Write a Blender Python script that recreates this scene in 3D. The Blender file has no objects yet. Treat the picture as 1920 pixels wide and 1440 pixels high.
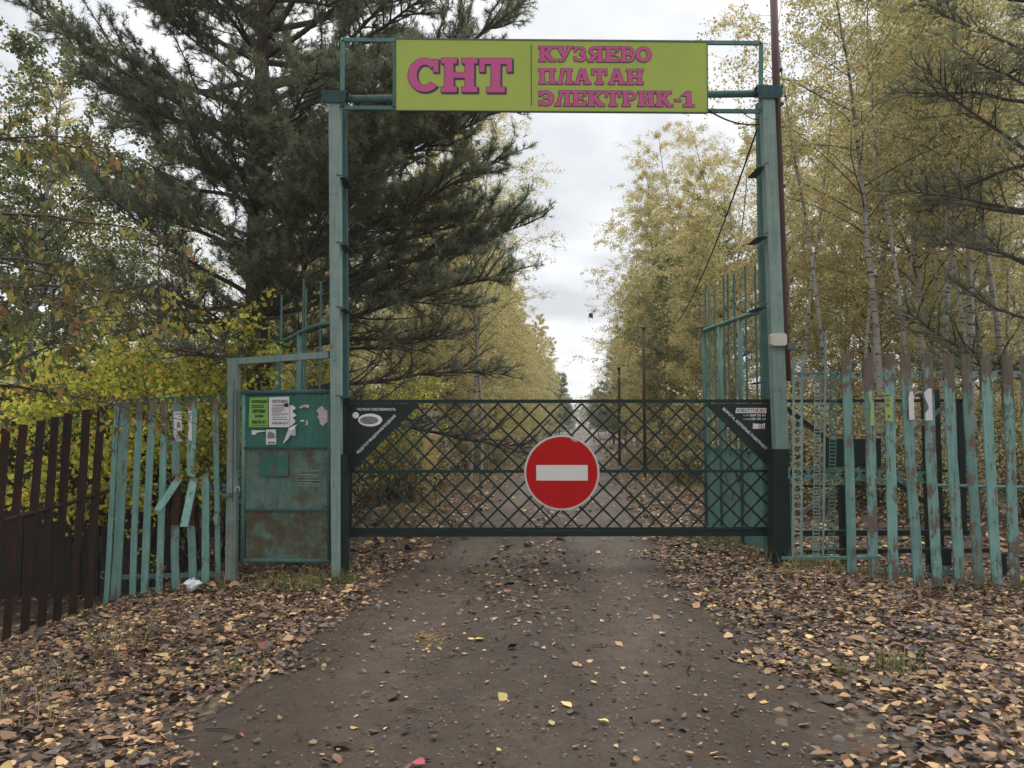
import bpy, math, random
import numpy as np
from mathutils import Vector, Matrix

# ------------------------------------------------------------------ camera, sky, sun, exposure
scene = bpy.context.scene
COL = scene.collection
F = 1442.0                       # focal length in pixels of the 1920 px wide photograph
HOR = 800.0                      # horizon row
EYE = 1.62
PITCH = math.atan((HOR - 720) / F)
cam_d = bpy.data.cameras.new('camera')
cam_d.sensor_width = 36.0
cam_d.lens = 36.0 * F / 1920.0
cam_d.clip_start = 0.05
cam_d.clip_end = 2000
cam = bpy.data.objects.new('camera', cam_d)
COL.objects.link(cam)
cam.location = (0, 0, EYE)
cam.rotation_euler = (math.pi / 2 + PITCH, 0, 0)
scene.camera = cam

SUN_EL, SUN_AZ = math.radians(66), math.radians(25)      # azimuth clockwise from +Y (view direction)
w = bpy.data.worlds.new('World')
scene.world = w
w.use_nodes = True
nt = w.node_tree
nt.nodes.clear()
wo = nt.nodes.new('ShaderNodeOutputWorld')
bg = nt.nodes.new('ShaderNodeBackground')
sky = nt.nodes.new('ShaderNodeTexSky')
sky.sky_type = 'NISHITA'
sky.sun_disc = False
sky.sun_elevation = SUN_EL
sky.sun_rotation = SUN_AZ
sky.air_density = 1.0
sky.dust_density = 3.0
tc = nt.nodes.new('ShaderNodeTexCoord')
sep = nt.nodes.new('ShaderNodeSeparateXYZ')
nt.links.new(tc.outputs['Generated'], sep.inputs[0])
# project the view direction on a cloud deck so that clouds flatten to the horizon
mz = nt.nodes.new('ShaderNodeMath'); mz.operation = 'ABSOLUTE'
nt.links.new(sep.outputs[2], mz.inputs[0])
az = nt.nodes.new('ShaderNodeMath'); az.operation = 'ADD'; az.inputs[1].default_value = 0.22
nt.links.new(mz.outputs[0], az.inputs[0])
dv = nt.nodes.new('ShaderNodeVectorMath'); dv.operation = 'DIVIDE'
cb = nt.nodes.new('ShaderNodeCombineXYZ')
for i in range(3):
    nt.links.new(az.outputs[0], cb.inputs[i])
nt.links.new(tc.outputs['Generated'], dv.inputs[0])
nt.links.new(cb.outputs[0], dv.inputs[1])
no = nt.nodes.new('ShaderNodeTexNoise')
no.inputs['Scale'].default_value = 1.5
no.inputs['Detail'].default_value = 5
no.inputs['Roughness'].default_value = 0.5
no.inputs['Distortion'].default_value = 0.3
nt.links.new(dv.outputs[0], no.inputs['Vector'])
cr = nt.nodes.new('ShaderNodeValToRGB')
cr.color_ramp.elements[0].position = 0.38
cr.color_ramp.elements[0].color = (0.58, 0.595, 0.615, 1)
cr.color_ramp.elements[1].position = 0.62
cr.color_ramp.elements[1].color = (0.98, 0.98, 0.98, 1)
nt.links.new(no.outputs[0], cr.inputs[0])
sc_ = nt.nodes.new('ShaderNodeVectorMath'); sc_.operation = 'SCALE'
sc_.inputs['Scale'].default_value = 4.3
nt.links.new(cr.outputs[0], sc_.inputs[0])
mx = nt.nodes.new('ShaderNodeMix'); mx.data_type = 'RGBA'
mx.inputs[0].default_value = 0.93
nt.links.new(sky.outputs[0], mx.inputs[6])
nt.links.new(sc_.outputs[0], mx.inputs[7])
nt.links.new(mx.outputs[2], bg.inputs['Color'])
bg.inputs['Strength'].default_value = 0.10
nt.links.new(bg.outputs[0], wo.inputs[0])

sun_d = bpy.data.lights.new('sun', 'SUN')
sun_d.energy = 1.5
sun_d.angle = math.radians(60)
sun_d.color = (1.0, 0.96, 0.9)
sun = bpy.data.objects.new('sun', sun_d)
COL.objects.link(sun)
sdir = Vector((math.sin(SUN_AZ) * math.cos(SUN_EL), math.cos(SUN_AZ) * math.cos(SUN_EL), math.sin(SUN_EL)))
sun.rotation_euler = sdir.to_track_quat('Z', 'Y').to_euler()

scene.view_settings.view_transform = 'Standard'
scene.view_settings.look = 'None'
scene.view_settings.gamma = 1.0
scene.view_settings.exposure = 1.52
scene.view_settings.use_curve_mapping = False
try:
    scene.cycles.max_bounces = 6
    scene.cycles.diffuse_bounces = 3
    scene.cycles.transmission_bounces = 4
    scene.cycles.use_denoising = True
except Exception:
    pass

# ------------------------------------------------------------------ helpers
def at(px, py, Y):
    """world point on the plane y = Y that the photograph shows at pixel px, py"""
    u, v = (px - 960) / F, (720 - py) / F
    y = math.cos(PITCH) - v * math.sin(PITCH)
    z = math.sin(PITCH) + v * math.cos(PITCH)
    s = Y / y
    return Vector((u * s, Y, EYE + z * s))

def tag(o, label=None, cat=None, group=None, kind=None):
    if label: o['label'] = label
    if cat: o['category'] = cat
    if group: o['group'] = group
    if kind: o['kind'] = kind
    return o

def empty(name, loc, label=None, cat=None, group=None):
    o = bpy.data.objects.new(name, None)
    o.empty_display_size = 0.2
    COL.objects.link(o)
    o.location = loc
    return tag(o, label, cat, group)

def copy_tree(o, parent=None):
    c = o.copy()
    COL.objects.link(c)
    c.parent = parent
    for ch in list(o.children):
        copy_tree(ch, c)
    return c

def np_mesh(name, v, f, mats, col=None, smooth=False, fm=None):
    """mesh from arrays; f has shape (n, 3) or (n, 4)"""
    v = np.asarray(v, dtype=np.float32)
    f = np.asarray(f, dtype=np.int32)
    me = bpy.data.meshes.new(name)
    k = f.shape[1]
    me.vertices.add(len(v)); me.vertices.foreach_set('co', v.ravel())
    me.loops.add(f.size); me.loops.foreach_set('vertex_index', f.ravel())
    me.polygons.add(len(f))
    me.polygons.foreach_set('loop_start', np.arange(0, f.size, k, dtype=np.int32))
    me.polygons.foreach_set('loop_total', np.full(len(f), k, dtype=np.int32))
    if fm is not None:
        me.polygons.foreach_set('material_index', np.asarray(fm, dtype=np.int32))
    me.update(calc_edges=True)
    if smooth:
        me.polygons.foreach_set('use_smooth', np.ones(len(f), dtype=bool))
    if col is not None:
        a = me.color_attributes.new('Col', 'FLOAT_COLOR', 'POINT')
        c = np.ones((len(v), 4), dtype=np.float32)
        c[:, :3] = col
        a.data.foreach_set('color', c.ravel())
    for m in (mats if isinstance(mats, (list, tuple)) else [mats]):
        me.materials.append(m)
    return me

def link_mesh(name, me, parent=None, loc=(0, 0, 0)):
    o = bpy.data.objects.new(name, me)
    COL.objects.link(o)
    o.parent = parent
    o.location = loc
    return o

class MB:
    """collects shapes given in world coordinates; build() links them as one mesh object"""
    def __init__(self):
        self.v, self.f, self.m = [], [], []
    def add(self, vs, fs, m=0):
        b = len(self.v)
        self.v += [Vector(x) for x in vs]
        self.f += [[b + i for i in q] for q in fs]
        self.m += [m] * len(fs)
        return self
    def box(self, a, b, m=0):
        x0, y0, z0 = a; x1, y1, z1 = b
        vs = [(x0,y0,z0),(x1,y0,z0),(x1,y1,z0),(x0,y1,z0),(x0,y0,z1),(x1,y0,z1),(x1,y1,z1),(x0,y1,z1)]
        return self.add(vs, [(0,3,2,1),(4,5,6,7),(0,1,5,4),(1,2,6,5),(2,3,7,6),(3,0,4,7)], m)
    def bar(self, p, q, wx, wy, up=(0, 1, 0), m=0):
        """rectangular bar from p to q; wx across, wy along up"""
        p, q = Vector(p), Vector(q)
        d = (q - p).normalized()
        u = Vector(up)
        s = d.cross(u).normalized()
        u = s.cross(d).normalized()
        s *= wx / 2; u *= wy / 2
        vs = [p-s-u, p+s-u, p+s+u, p-s+u, q-s-u, q+s-u, q+s+u, q-s+u]
        return self.add(vs, [(0,3,2,1),(4,5,6,7),(0,1,5,4),(1,2,6,5),(2,3,7,6),(3,0,4,7)], m)
    def tube(self, pts, r, n=8, m=0, cap=True):
        pts = [Vector(p) for p in pts]
        rs = r if isinstance(r, (list, tuple)) else [r] * len(pts)
        rings = []
        ref = Vector((0.31, 0.2, 0.93))
        d0 = (pts[1] - pts[0]).normalized()
        if abs(d0.dot(ref)) > 0.9: ref = Vector((0.9, 0.3, 0.1))
        b = len(self.v)
        for i, p in enumerate(pts):
            d = (pts[min(i + 1, len(pts) - 1)] - pts[max(i - 1, 0)]).normalized()
            s = d.cross(ref).normalized(); u = s.cross(d)
            for k in range(n):
                a = 2 * math.pi * k / n
                self.v.append(p + (s * math.cos(a) + u * math.sin(a)) * rs[i])
        for i in range(len(pts) - 1):
            for k in range(n):
                k2 = (k + 1) % n
                self.f.append([b + i*n + k, b + i*n + k2, b + (i+1)*n + k2, b + (i+1)*n + k]); self.m.append(m)
        if cap:
            self.f.append([b + k for k in range(n)][::-1]); self.m.append(m)
            e = b + (len(pts) - 1) * n
            self.f.append([e + k for k in range(n)]); self.m.append(m)
        return self
    def plank(self, p, q, wd, th, rng=None, wob=0.0, seg=6, m=0, jag=0.0):
        """board from p (foot) to q (top), wide along x, wobbling like an old warped picket"""
        p, q = Vector(p), Vector(q)
        rng = rng or random
        b = len(self.v)
        ph, am = rng.uniform(0, 6.28), wob * rng.uniform(0.5, 1)
        for i in range(seg + 1):
            t = i / seg
            c = p.lerp(q, t)
            ox = am * math.sin(t * 3.4 + ph) + rng.uniform(-1, 1) * wob * 0.18
            oy = 0.6 * am * math.cos(t * 2.6 + ph)
            ww = wd * (1 + rng.uniform(-0.05, 0.05)) / 2
            j = rng.uniform(-jag, jag) if i in (0, seg) else 0
            for sx, sy in ((-1,-1),(1,-1),(1,1),(-1,1)):
                self.v.append(Vector((c.x + ox + sx * ww, c.y + oy + sy * th / 2, c.z + sx * j)))
        for i in range(seg):
            for k in range(4):
                k2 = (k + 1) % 4
                self.f.append([b+i*4+k, b+i*4+k2, b+(i+1)*4+k2, b+(i+1)*4+k]); self.m.append(m)
        self.f.append([b+3, b+2, b+1, b]); self.m.append(m)
        e = b + seg * 4
        self.f.append([e, e+1, e+2, e+3]); self.m.append(m)
        return self
    def prism(self, pts, th, m=0):
        """polygon pts (facing -y) given thickness th towards +y"""
        n = len(pts)
        vs = [Vector(p) for p in pts] + [Vector(p) + Vector((0, th, 0)) for p in pts]
        fs = [list(range(n)), list(range(2*n-1, n-1, -1))]
        fs += [[i, i + n, (i + 1) % n + n, (i + 1) % n] for i in range(n)]
        return self.add(vs, fs, m)
    def build(self, name, mats, parent=None, smooth=False, origin=None):
        co = np.array([tuple(x) for x in self.v])
        lo, hi = co.min(0), co.max(0)
        if origin is None:
            c = (lo + hi) / 2
            if parent is None: c[2] = lo[2]
        else:
            c = np.array(origin)
        me = bpy.data.meshes.new(name)
        me.from_pydata([tuple(x) for x in (co - c)], [], self.f)
        for mm in (mats if isinstance(mats, (list, tuple)) else [mats]):
            me.materials.append(mm)
        me.polygons.foreach_set('material_index', self.m)
        if smooth:
            me.polygons.foreach_set('use_smooth', [True] * len(self.f))
        me.update()
        o = bpy.data.objects.new(name, me)
        COL.objects.link(o)
        if parent is not None:
            o.parent = parent
            off = Vector(parent.location)
            if parent.parent is not None: off += Vector(parent.parent.location)
            o.location = Vector(c) - off
        else:
            o.location = c
        return o

# ------------------------------------------------------------------ materials
def mat(name):
    m = bpy.data.materials.new(name)
    m.use_nodes = True
    n = m.node_tree.nodes
    return m, m.node_tree, n['Principled BSDF'], n

def noise(t, scale, detail=4, rough=0.55, vec=None, dist=0.0):
    x = t.nodes.new('ShaderNodeTexNoise')
    x.inputs['Scale'].default_value = scale
    x.inputs['Detail'].default_value = detail
    x.inputs['Roughness'].default_value = rough
    x.inputs['Distortion'].default_value = dist
    if vec is not None: t.links.new(vec, x.inputs['Vector'])
    return x.outputs[0]

def ramp(t, fac, stops):
    r = t.nodes.new('ShaderNodeValToRGB')
    e = r.color_ramp.elements
    while len(e) < len(stops): e.new(0.5)
    for k, (p, c) in enumerate(stops):
        e[k].position = p
        e[k].color = (c, c, c, 1) if isinstance(c, (int, float)) else (*c, 1)
    t.links.new(fac, r.inputs[0])
    return r.outputs[0]

def mixc(t, fac, a, b, mode='MIX'):
    m = t.nodes.new('ShaderNodeMix'); m.data_type = 'RGBA'; m.blend_type = mode
    for s, i in ((fac, 0), (a, 6), (b, 7)):
        if isinstance(s, (int, float)): m.inputs[i].default_value = s
        elif isinstance(s, tuple): m.inputs[i].default_value = (*s, 1)
        else: t.links.new(s, m.inputs[i])
    return m.outputs[2]

def math_(t, op, a, b=None, clamp=False):
    m = t.nodes.new('ShaderNodeMath'); m.operation = op; m.use_clamp = clamp
    for s, i in ((a, 0), (b, 1)):
        if s is None: continue
        if isinstance(s, (int, float)): m.inputs[i].default_value = s
        else: t.links.new(s, m.inputs[i])
    return m.outputs[0]

def bump(t, h, strength, dist, bsdf):
    b = t.nodes.new('ShaderNodeBump')
    b.inputs['Strength'].default_value = strength
    b.inputs['Distance'].default_value = dist
    t.links.new(h, b.inputs['Height'])
    t.links.new(b.outputs[0], bsdf.inputs['Normal'])

def obj_vec(t, scale=(1, 1, 1), rnd=True):
    c = t.nodes.new('ShaderNodeTexCoord')
    mp = t.nodes.new('ShaderNodeMapping')
    mp.inputs['Scale'].default_value = scale
    t.links.new(c.outputs['Object'], mp.inputs[0])
    if not rnd: return mp.outputs[0]
    oi = t.nodes.new('ShaderNodeObjectInfo')
    k = math_(t, 'MULTIPLY', oi.outputs['Random'], 37.0)
    ad = t.nodes.new('ShaderNodeVectorMath'); ad.operation = 'ADD'
    t.links.new(mp.outputs[0], ad.inputs[0])
    cx = t.nodes.new('ShaderNodeCombineXYZ')
    for i in range(3): t.links.new(k, cx.inputs[i])
    t.links.new(cx.outputs[0], ad.inputs[1])
    return ad.outputs[0]

def paint_mat(name, base, base2, under, under2, level=0.5, grain=(14, 14, 2.2), top=0.0, rough=0.65, soft=0.05):
    """old brushed paint that has flaked off in patches; the object's property 'wear' moves the amount"""
    m, t, b, n = mat(name)
    v = obj_vec(t, (1, 1, 1)); vs = obj_vec(t, grain)
    n1 = noise(t, 4.5, 8, 0.68, v)
    n2 = noise(t, 3.0, 8, 0.75, vs)
    s = math_(t, 'SUBTRACT', math_(t, 'ADD', math_(t, 'MULTIPLY', n1, 0.8), math_(t, 'MULTIPLY', n2, 0.8)), 0.3)
    at_ = n.new('ShaderNodeAttribute'); at_.attribute_type = 'OBJECT'; at_.attribute_name = 'wear'
    s = math_(t, 'ADD', s, math_(t, 'MULTIPLY', at_.outputs['Fac'], 0.3))
    if top:
        g = n.new('ShaderNodeTexCoord'); sx = n.new('ShaderNodeSeparateXYZ')
        t.links.new(g.outputs['Generated'], sx.inputs[0])
        hi = math_(t, 'MULTIPLY', math_(t, 'SUBTRACT', sx.outputs[2], 0.80, True), top)
        lo = math_(t, 'MULTIPLY', math_(t, 'SUBTRACT', 0.2, sx.outputs[2], True), top * 0.45)
        s = math_(t, 'ADD', s, math_(t, 'ADD', hi, lo))
    mask = ramp(t, s, [(level, 0.0), (level + soft, 1.0)])
    c1 = mixc(t, ramp(t, noise(t, 5, 5, 0.6, v), [(0.35, 0.0), (0.7, 1.0)]), base, base2)
    # streaks of grime along the height
    gr = ramp(t, noise(t, 1.6, 5, 0.7, obj_vec(t, (22, 22, 0.9))), [(0.45, 1.0), (0.75, 0.5)])
    c1 = mixc(t, 0.7, c1, gr, 'MULTIPLY')
    oi = n.new('ShaderNodeObjectInfo')
    c1 = mixc(t, 1.0, c1, ramp(t, oi.outputs['Random'], [(0.0, 0.72), (1.0, 1.12)]), 'MULTIPLY')
    c2 = mixc(t, ramp(t, noise(t, 3, 6, 0.7, vs), [(0.3, 0.0), (0.7, 1.0)]), under, under2)
    t.links.new(mixc(t, mask, c1, c2), b.inputs['Base Color'])
    b.inputs['Roughness'].default_value = rough
    b.inputs['Specular IOR Level'].default_value = 0.3
    h = math_(t, 'SUBTRACT', math_(t, 'MULTIPLY', n2, 0.35), math_(t, 'MULTIPLY', mask, 0.4))
    bump(t, h, 0.5, 0.006, b)
    return m

TEAL, TEAL2 = (0.115, 0.315, 0.275), (0.17, 0.36, 0.325)
M = {}
M['teal_wood'] = paint_mat('teal_paint_wood', (0.15, 0.315, 0.275), (0.23, 0.39, 0.35), (0.085, 0.060, 0.040), (0.175, 0.145, 0.110), 0.535, (10, 10, 1.1), top=1.1, soft=0.05)
M['teal_post'] = paint_mat('teal_paint_post', (0.205, 0.305, 0.27), (0.28, 0.36, 0.325), (0.11, 0.08, 0.055), (0.19, 0.17, 0.135), 0.60, (9, 9, 1.2), soft=0.14)
M['teal_metal'] = paint_mat('teal_paint_metal', (0.075, 0.19, 0.165), (0.12, 0.24, 0.215), (0.075, 0.045, 0.03), (0.13, 0.10, 0.07), 0.62, (8, 8, 2))
M['teal_panel'] = paint_mat('teal_paint_panel', (0.105, 0.20, 0.16), (0.15, 0.245, 0.205), (0.055, 0.043, 0.022), (0.095, 0.072, 0.036), 0.50, (3, 3, 2.2), soft=0.2)
M['green_panel'] = paint_mat('green_paint_panel', (0.035, 0.165, 0.125), (0.055, 0.20, 0.155), (0.05, 0.06, 0.045), (0.12, 0.10, 0.085), 0.63, (5, 5, 2.5))
M['teal_leaf'] = paint_mat('teal_paint_sheet', (0.115, 0.27, 0.25), (0.15, 0.31, 0.285), (0.08, 0.20, 0.18), (0.10, 0.10, 0.08), 0.58, (9, 9, 0.8), soft=0.15)
M['dark_green'] = paint_mat('dark_green_enamel', (0.006, 0.020, 0.016), (0.010, 0.028, 0.022), (0.05, 0.05, 0.045), (0.07, 0.06, 0.05), 0.70, (6, 6, 6), rough=0.5)
M['cap'] = paint_mat('dark_teal_steel', (0.03, 0.085, 0.085), (0.045, 0.115, 0.11), (0.06, 0.04, 0.03), (0.05, 0.05, 0.045), 0.62, rough=0.6)
M['brown_wood'] = paint_mat('stained_brown_board', (0.056, 0.026, 0.015), (0.036, 0.020, 0.013), (0.014, 0.012, 0.008), (0.026, 0.020, 0.013), 0.50, (12, 12, 1.2), soft=0.14, rough=0.85)
M['red_brown'] = paint_mat('red_brown_bare_board', (0.07, 0.03, 0.022), (0.05, 0.024, 0.018), (0.03, 0.02, 0.015), (0.05, 0.035, 0.025), 0.55, (12, 12, 1.2), rough=0.85)
M['old_wood'] = paint_mat('grey_old_plank', (0.040, 0.033, 0.026), (0.026, 0.022, 0.018), (0.018, 0.015, 0.012), (0.03, 0.025, 0.02), 0.50, (10, 10, 1.0), soft=0.2, rough=0.9)
M['rust_pole'] = paint_mat('rusty_brown_pole', (0.080, 0.036, 0.030), (0.056, 0.030, 0.027), (0.05, 0.07, 0.07), (0.08, 0.08, 0.075), 0.66, (6, 6, 1.5))
M['galv'] = paint_mat('dull_grey_metal', (0.21, 0.20, 0.18), (0.26, 0.25, 0.23), (0.12, 0.12, 0.11), (0.1, 0.08, 0.06), 0.62)

def plain(name, c, rough=0.6, var=0.15, scale=30, metallic=0.0, spec=0.3):
    m, t, b, n = mat(name)
    v = obj_vec(t)
    k = noise(t, scale, 5, 0.6, v)
    d = tuple(x * (1 - var) for x in c); e = tuple(min(1, x * (1 + var)) for x in c)
    t.links.new(mixc(t, k, d, e), b.inputs['Base Color'])
    b.inputs['Roughness'].default_value = rough
    b.inputs['Metallic'].default_value = metallic
    b.inputs['Specular IOR Level'].default_value = spec
    return m
M['sign_yellow'] = plain('sign_yellow_green', (0.38, 0.465, 0.085), 0.5, 0.14, 1.6)
M['sign_pink'] = plain('sign_pink', (0.56, 0.09, 0.26), 0.5, 0.04, 5)
M['sign_purple'] = plain('sign_dark_purple', (0.085, 0.045, 0.10), 0.5, 0.05)
M['sign_edge'] = plain('sign_edge_grey', (0.10, 0.12, 0.06), 0.5)
M['white_print'] = plain('white_print', (0.78, 0.78, 0.76), 0.5, 0.06)
M['black_print'] = plain('black_print', (0.02, 0.02, 0.02), 0.6)
M['red_print'] = plain('red_print', (0.6, 0.05, 0.03), 0.5)
M['paper'] = plain('white_paper', (0.66, 0.64, 0.67), 0.8, 0.08, 14)
M['green_paper'] = plain('green_paper', (0.20, 0.42, 0.075), 0.8, 0.10, 10)
M['pale_green_paper'] = plain('faded_green_paper', (0.32, 0.42, 0.16), 0.8, 0.14, 14)
M['torn_paper'] = plain('torn_paper_remains', (0.45, 0.40, 0.36), 0.85, 0.35, 30)
M['grey_print'] = plain('grey_photo_print', (0.20, 0.19, 0.18), 0.7, 0.9, 35)
M['plastic_white'] = plain('cream_plastic', (0.55, 0.52, 0.45), 0.45, 0.06)
M['plastic_grey'] = plain('grey_plastic', (0.10, 0.11, 0.12), 0.4, 0.1)
M['wire'] = plain('black_cable', (0.018, 0.018, 0.022), 0.6)
M['steel'] = plain('padlock_steel', (0.55, 0.55, 0.55), 0.3, 0.1, 20, 0.9)
M['yellow_board'] = plain('ochre_board', (0.46, 0.33, 0.11), 0.7, 0.2, 6)
M['trash'] = plain('white_plastic_bag', (0.75, 0.76, 0.8), 0.4, 0.08)
M['shed'] = plain('black_brown_shed_boards', (0.018, 0.013, 0.011), 0.9, 0.4, 8)
M['roof_sheet'] = plain('pale_roof_sheet', (0.4, 0.4, 0.4), 0.6, 0.15)
M['rust_red'] = plain('rust_red_stain', (0.10, 0.03, 0.022), 0.8, 0.4, 12)

def sign_red():
    m, t, b, n = mat('no_entry_red')
    v = obj_vec(t, (1, 1, 1), False)
    c = mixc(t, noise(t, 4, 5, 0.6, v), (0.44, 0.004, 0.004), (0.52, 0.008, 0.007))
    st = ramp(t, noise(t, 3, 5, 0.7, obj_vec(t, (14, 14, 0.8), False)), [(0.66, 0.0), (0.72, 0.45)])
    t.links.new(mixc(t, st, c, (0.16, 0.05, 0.04)), b.inputs['Base Color'])
    b.inputs['Roughness'].default_value = 0.6
    b.inputs['Specular IOR Level'].default_value = 0.15
    return m
M['red'] = sign_red()
M['sign_white'] = plain('no_entry_white', (0.70, 0.68, 0.64), 0.45, 0.08, 12)
M['sign_rim'] = plain('no_entry_rim', (0.58, 0.57, 0.55), 0.4, 0.12, 10)

def leaf_mat(name, trans=0.35, rough=0.6, gain=1.0):
    m = bpy.data.materials.new(name); m.use_nodes = True
    t = m.node_tree; n = t.nodes; n.clear()
    o = n.new('ShaderNodeOutputMaterial')
    a = n.new('ShaderNodeAttribute'); a.attribute_name = 'Col'
    c = a.outputs['Color']
    if gain != 1.0:
        c = mixc(t, 1.0, c, (gain, gain, gain), 'MULTIPLY')
    p = n.new('ShaderNodeBsdfPrincipled')
    p.inputs['Roughness'].default_value = rough
    p.inputs['Specular IOR Level'].default_value = 0.25
    t.links.new(c, p.inputs['Base Color'])
    if trans:
        tr = n.new('ShaderNodeBsdfTranslucent')
        t.links.new(c, tr.inputs[0])
        ms = n.new('ShaderNodeMixShader'); ms.inputs[0].default_value = trans
        t.links.new(p.outputs[0], ms.inputs[1]); t.links.new(tr.outputs[0], ms.inputs[2])
        t.links.new(ms.outputs[0], o.inputs[0])
    else:
        t.links.new(p.outputs[0], o.inputs[0])
    return m
M['leaf'] = leaf_mat('autumn_leaves', 0.52, 0.6, 1.5)
M['needle'] = leaf_mat('pine_needles', 0.5, 0.5, 1.5)
M['litter'] = leaf_mat('fallen_leaves', 0.08, 0.55)
M['grass'] = leaf_mat('grass_blades', 0.3)

def bark(name, a, b_, scale=(8, 8, 1.6), bumpd=0.02):
    m, t, b, n = mat(name)
    v = obj_vec(t, scale)
    k = noise(t, 2.0, 6, 0.7, v)
    t.links.new(mixc(t, ramp(t, k, [(0.35, 0.0), (0.65, 1.0)]), a, b_), b.inputs['Base Color'])
    b.inputs['Roughness'].default_value = 0.9
    bump(t, k, 0.9, bumpd, b)
    return m
M['bark_pine'] = bark('pine_bark', (0.035, 0.024, 0.018), (0.10, 0.062, 0.042))
M['bark_pine_red'] = bark('pine_bark_reddish', (0.07, 0.04, 0.025), (0.15, 0.085, 0.05))
M['bark_limb'] = bark('pine_limb_bark', (0.055, 0.042, 0.034), (0.12, 0.09, 0.07))
M['bark_twig'] = bark('twig_bark', (0.045, 0.034, 0.026), (0.085, 0.065, 0.05))
def bark_birch():
    m, t, b, n = mat('birch_bark')
    v = obj_vec(t, (2.5, 2.5, 14))
    k = noise(t, 1.3, 4, 0.6, v)
    c = mixc(t, ramp(t, k, [(0.54, 0.0), (0.60, 1.0)]), (0.40, 0.37, 0.32), (0.035, 0.03, 0.028))
    big = ramp(t, noise(t, 0.8, 4, 0.6, obj_vec(t, (1, 1, 0.8))), [(0.5, 0.0), (0.7, 1.0)])
    c = mixc(t, big, c, (0.12, 0.10, 0.08))
    t.links.new(c, b.inputs['Base Color'])
    b.inputs['Roughness'].default_value = 0.75
    return m
M['bark_birch'] = bark_birch()

def soil():
    m, t, b, n = mat('forest_soil')
    g = n.new('ShaderNodeTexCoord').outputs['Object']
    a = noise(t, 0.7, 6, 0.65, g); f = noise(t, 18, 5, 0.7, g)
    c = mixc(t, ramp(t, a, [(0.35, 0.0), (0.65, 1.0)]), (0.045, 0.034, 0.026), (0.075, 0.056, 0.036))
    c = mixc(t, ramp(t, f, [(0.5, 0.0), (0.62, 1.0)]), c, (0.16, 0.105, 0.06))
    t.links.new(c, b.inputs['Base Color'])
    b.inputs['Roughness'].default_value = 0.95
    bump(t, f, 0.8, 0.03, b)
    return m
M['soil'] = soil()
def dirt():
    m, t, b, n = mat('packed_dirt')
    g = n.new('ShaderNodeTexCoord').outputs['Object']
    mp = n.new('ShaderNodeMapping'); mp.inputs['Scale'].default_value = (1, 0.35, 1)
    t.links.new(g, mp.inputs[0])
    a = noise(t, 1.1, 7, 0.62, mp.outputs[0]); f = noise(t, 45, 5, 0.75, g); mid = noise(t, 7, 6, 0.7, g)
    c = mixc(t, ramp(t, a, [(0.35, 0.0), (0.68, 1.0)]), (0.052, 0.036, 0.025), (0.108, 0.080, 0.058))
    c = mixc(t, ramp(t, mid, [(0.42, 0.55), (0.62, 0.0)]), c, (0.036, 0.026, 0.019))
    c = mixc(t, ramp(t, f, [(0.60, 0.0), (0.74, 0.7)]), c, (0.15, 0.12, 0.095))
    c = mixc(t, ramp(t, f, [(0.30, 0.6), (0.42, 0.0)]), c, (0.03, 0.025, 0.02))
    vc = n.new('ShaderNodeAttribute'); vc.attribute_name = 'Col'
    c = mixc(t, 1.0, c, vc.outputs['Color'], 'MULTIPLY')
    t.links.new(c, b.inputs['Base Color'])
    t.links.new(ramp(t, a, [(0.4, 0.75), (0.7, 0.52)]), b.inputs['Roughness'])
    b.inputs['Specular IOR Level'].default_value = 0.35
    h = math_(t, 'ADD', math_(t, 'MULTIPLY', f, 0.5), mid)
    bump(t, h, 1.0, 0.035, b)
    return m
M['dirt'] = dirt()

# ------------------------------------------------------------------ ground
def sstep(a, b, x):
    t = np.clip((x - a) / (b - a), 0, 1)
    return t * t * (3 - 2 * t)

def road_x(Y):
    Y = np.asarray(Y, dtype=float)
    far = 0.0936 * Y - 0.55
    near = -0.18 + 0.045 * Y
    return near + (far - near) * sstep(5.0, 12.0, Y)

def road_hw(Y):
    Y = np.asarray(Y, dtype=float)
    w_ = 1.84 - 0.32 * sstep(4, 10, Y)
    return w_ + 0.10 * np.sin(Y * 1.7) * sstep(3, 8, Y) * 0.6 + 0.07 * np.sin(Y * 4.3 + 1)

def hgt(x, y):
    x = np.asarray(x, dtype=float); y = np.asarray(y, dtype=float)
    d = x - road_x(y)
    ad = np.abs(d)
    # ruts, crown
    h = 0.025 * np.exp(-(d / 0.35) ** 2) - 0.03 * np.exp(-((ad - 0.85) / 0.3) ** 2)
    nr = 1 - sstep(9.6, 12.5, y)
    h = h + 0.07 * sstep(1.5, 2.4, ad) * (1 - nr)
    h = h + nr * (-0.11 * sstep(1.35, 2.1, -d) + 0.06 * sstep(1.7, 2.5, d) - 0.18 * sstep(3.0, 4.5, x))
    n_ = 0.5 * np.sin(x * 2.1 + 1.3 * np.sin(y * 1.1)) + 0.5 * np.sin(y * 1.7 + 1.1 * np.sin(x * 1.9) + 2.0)
    n2 = np.sin(x * 5.3 + y * 2.2) * np.sin(y * 4.7 - x * 1.4)
    h = h + (0.028 * n_ + 0.012 * n2) * (0.25 + sstep(1.2, 2.6, ad))
    # the bank falls away to a ditch on the left
    s = np.maximum(-x - 2.6, 0)
    dr = np.minimum(0.075 * s ** 2, 0.55 + 0.03 * s) * sstep(2.0, 5.0, y) * (1 - sstep(16, 30, y))
    h = h - dr
    h = h - 0.32 * sstep(9.0, 10.2, y) * (1 - sstep(14, 20, y)) * sstep(2.6, 3.6, -x)
    # gently higher on the right and behind
    h = h + 0.06 * sstep(2.2, 4.0, x) * (1 - nr)
    h = h + 0.35 * sstep(3.5, 12, ad) * sstep(12, 30, y)
    return h

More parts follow.
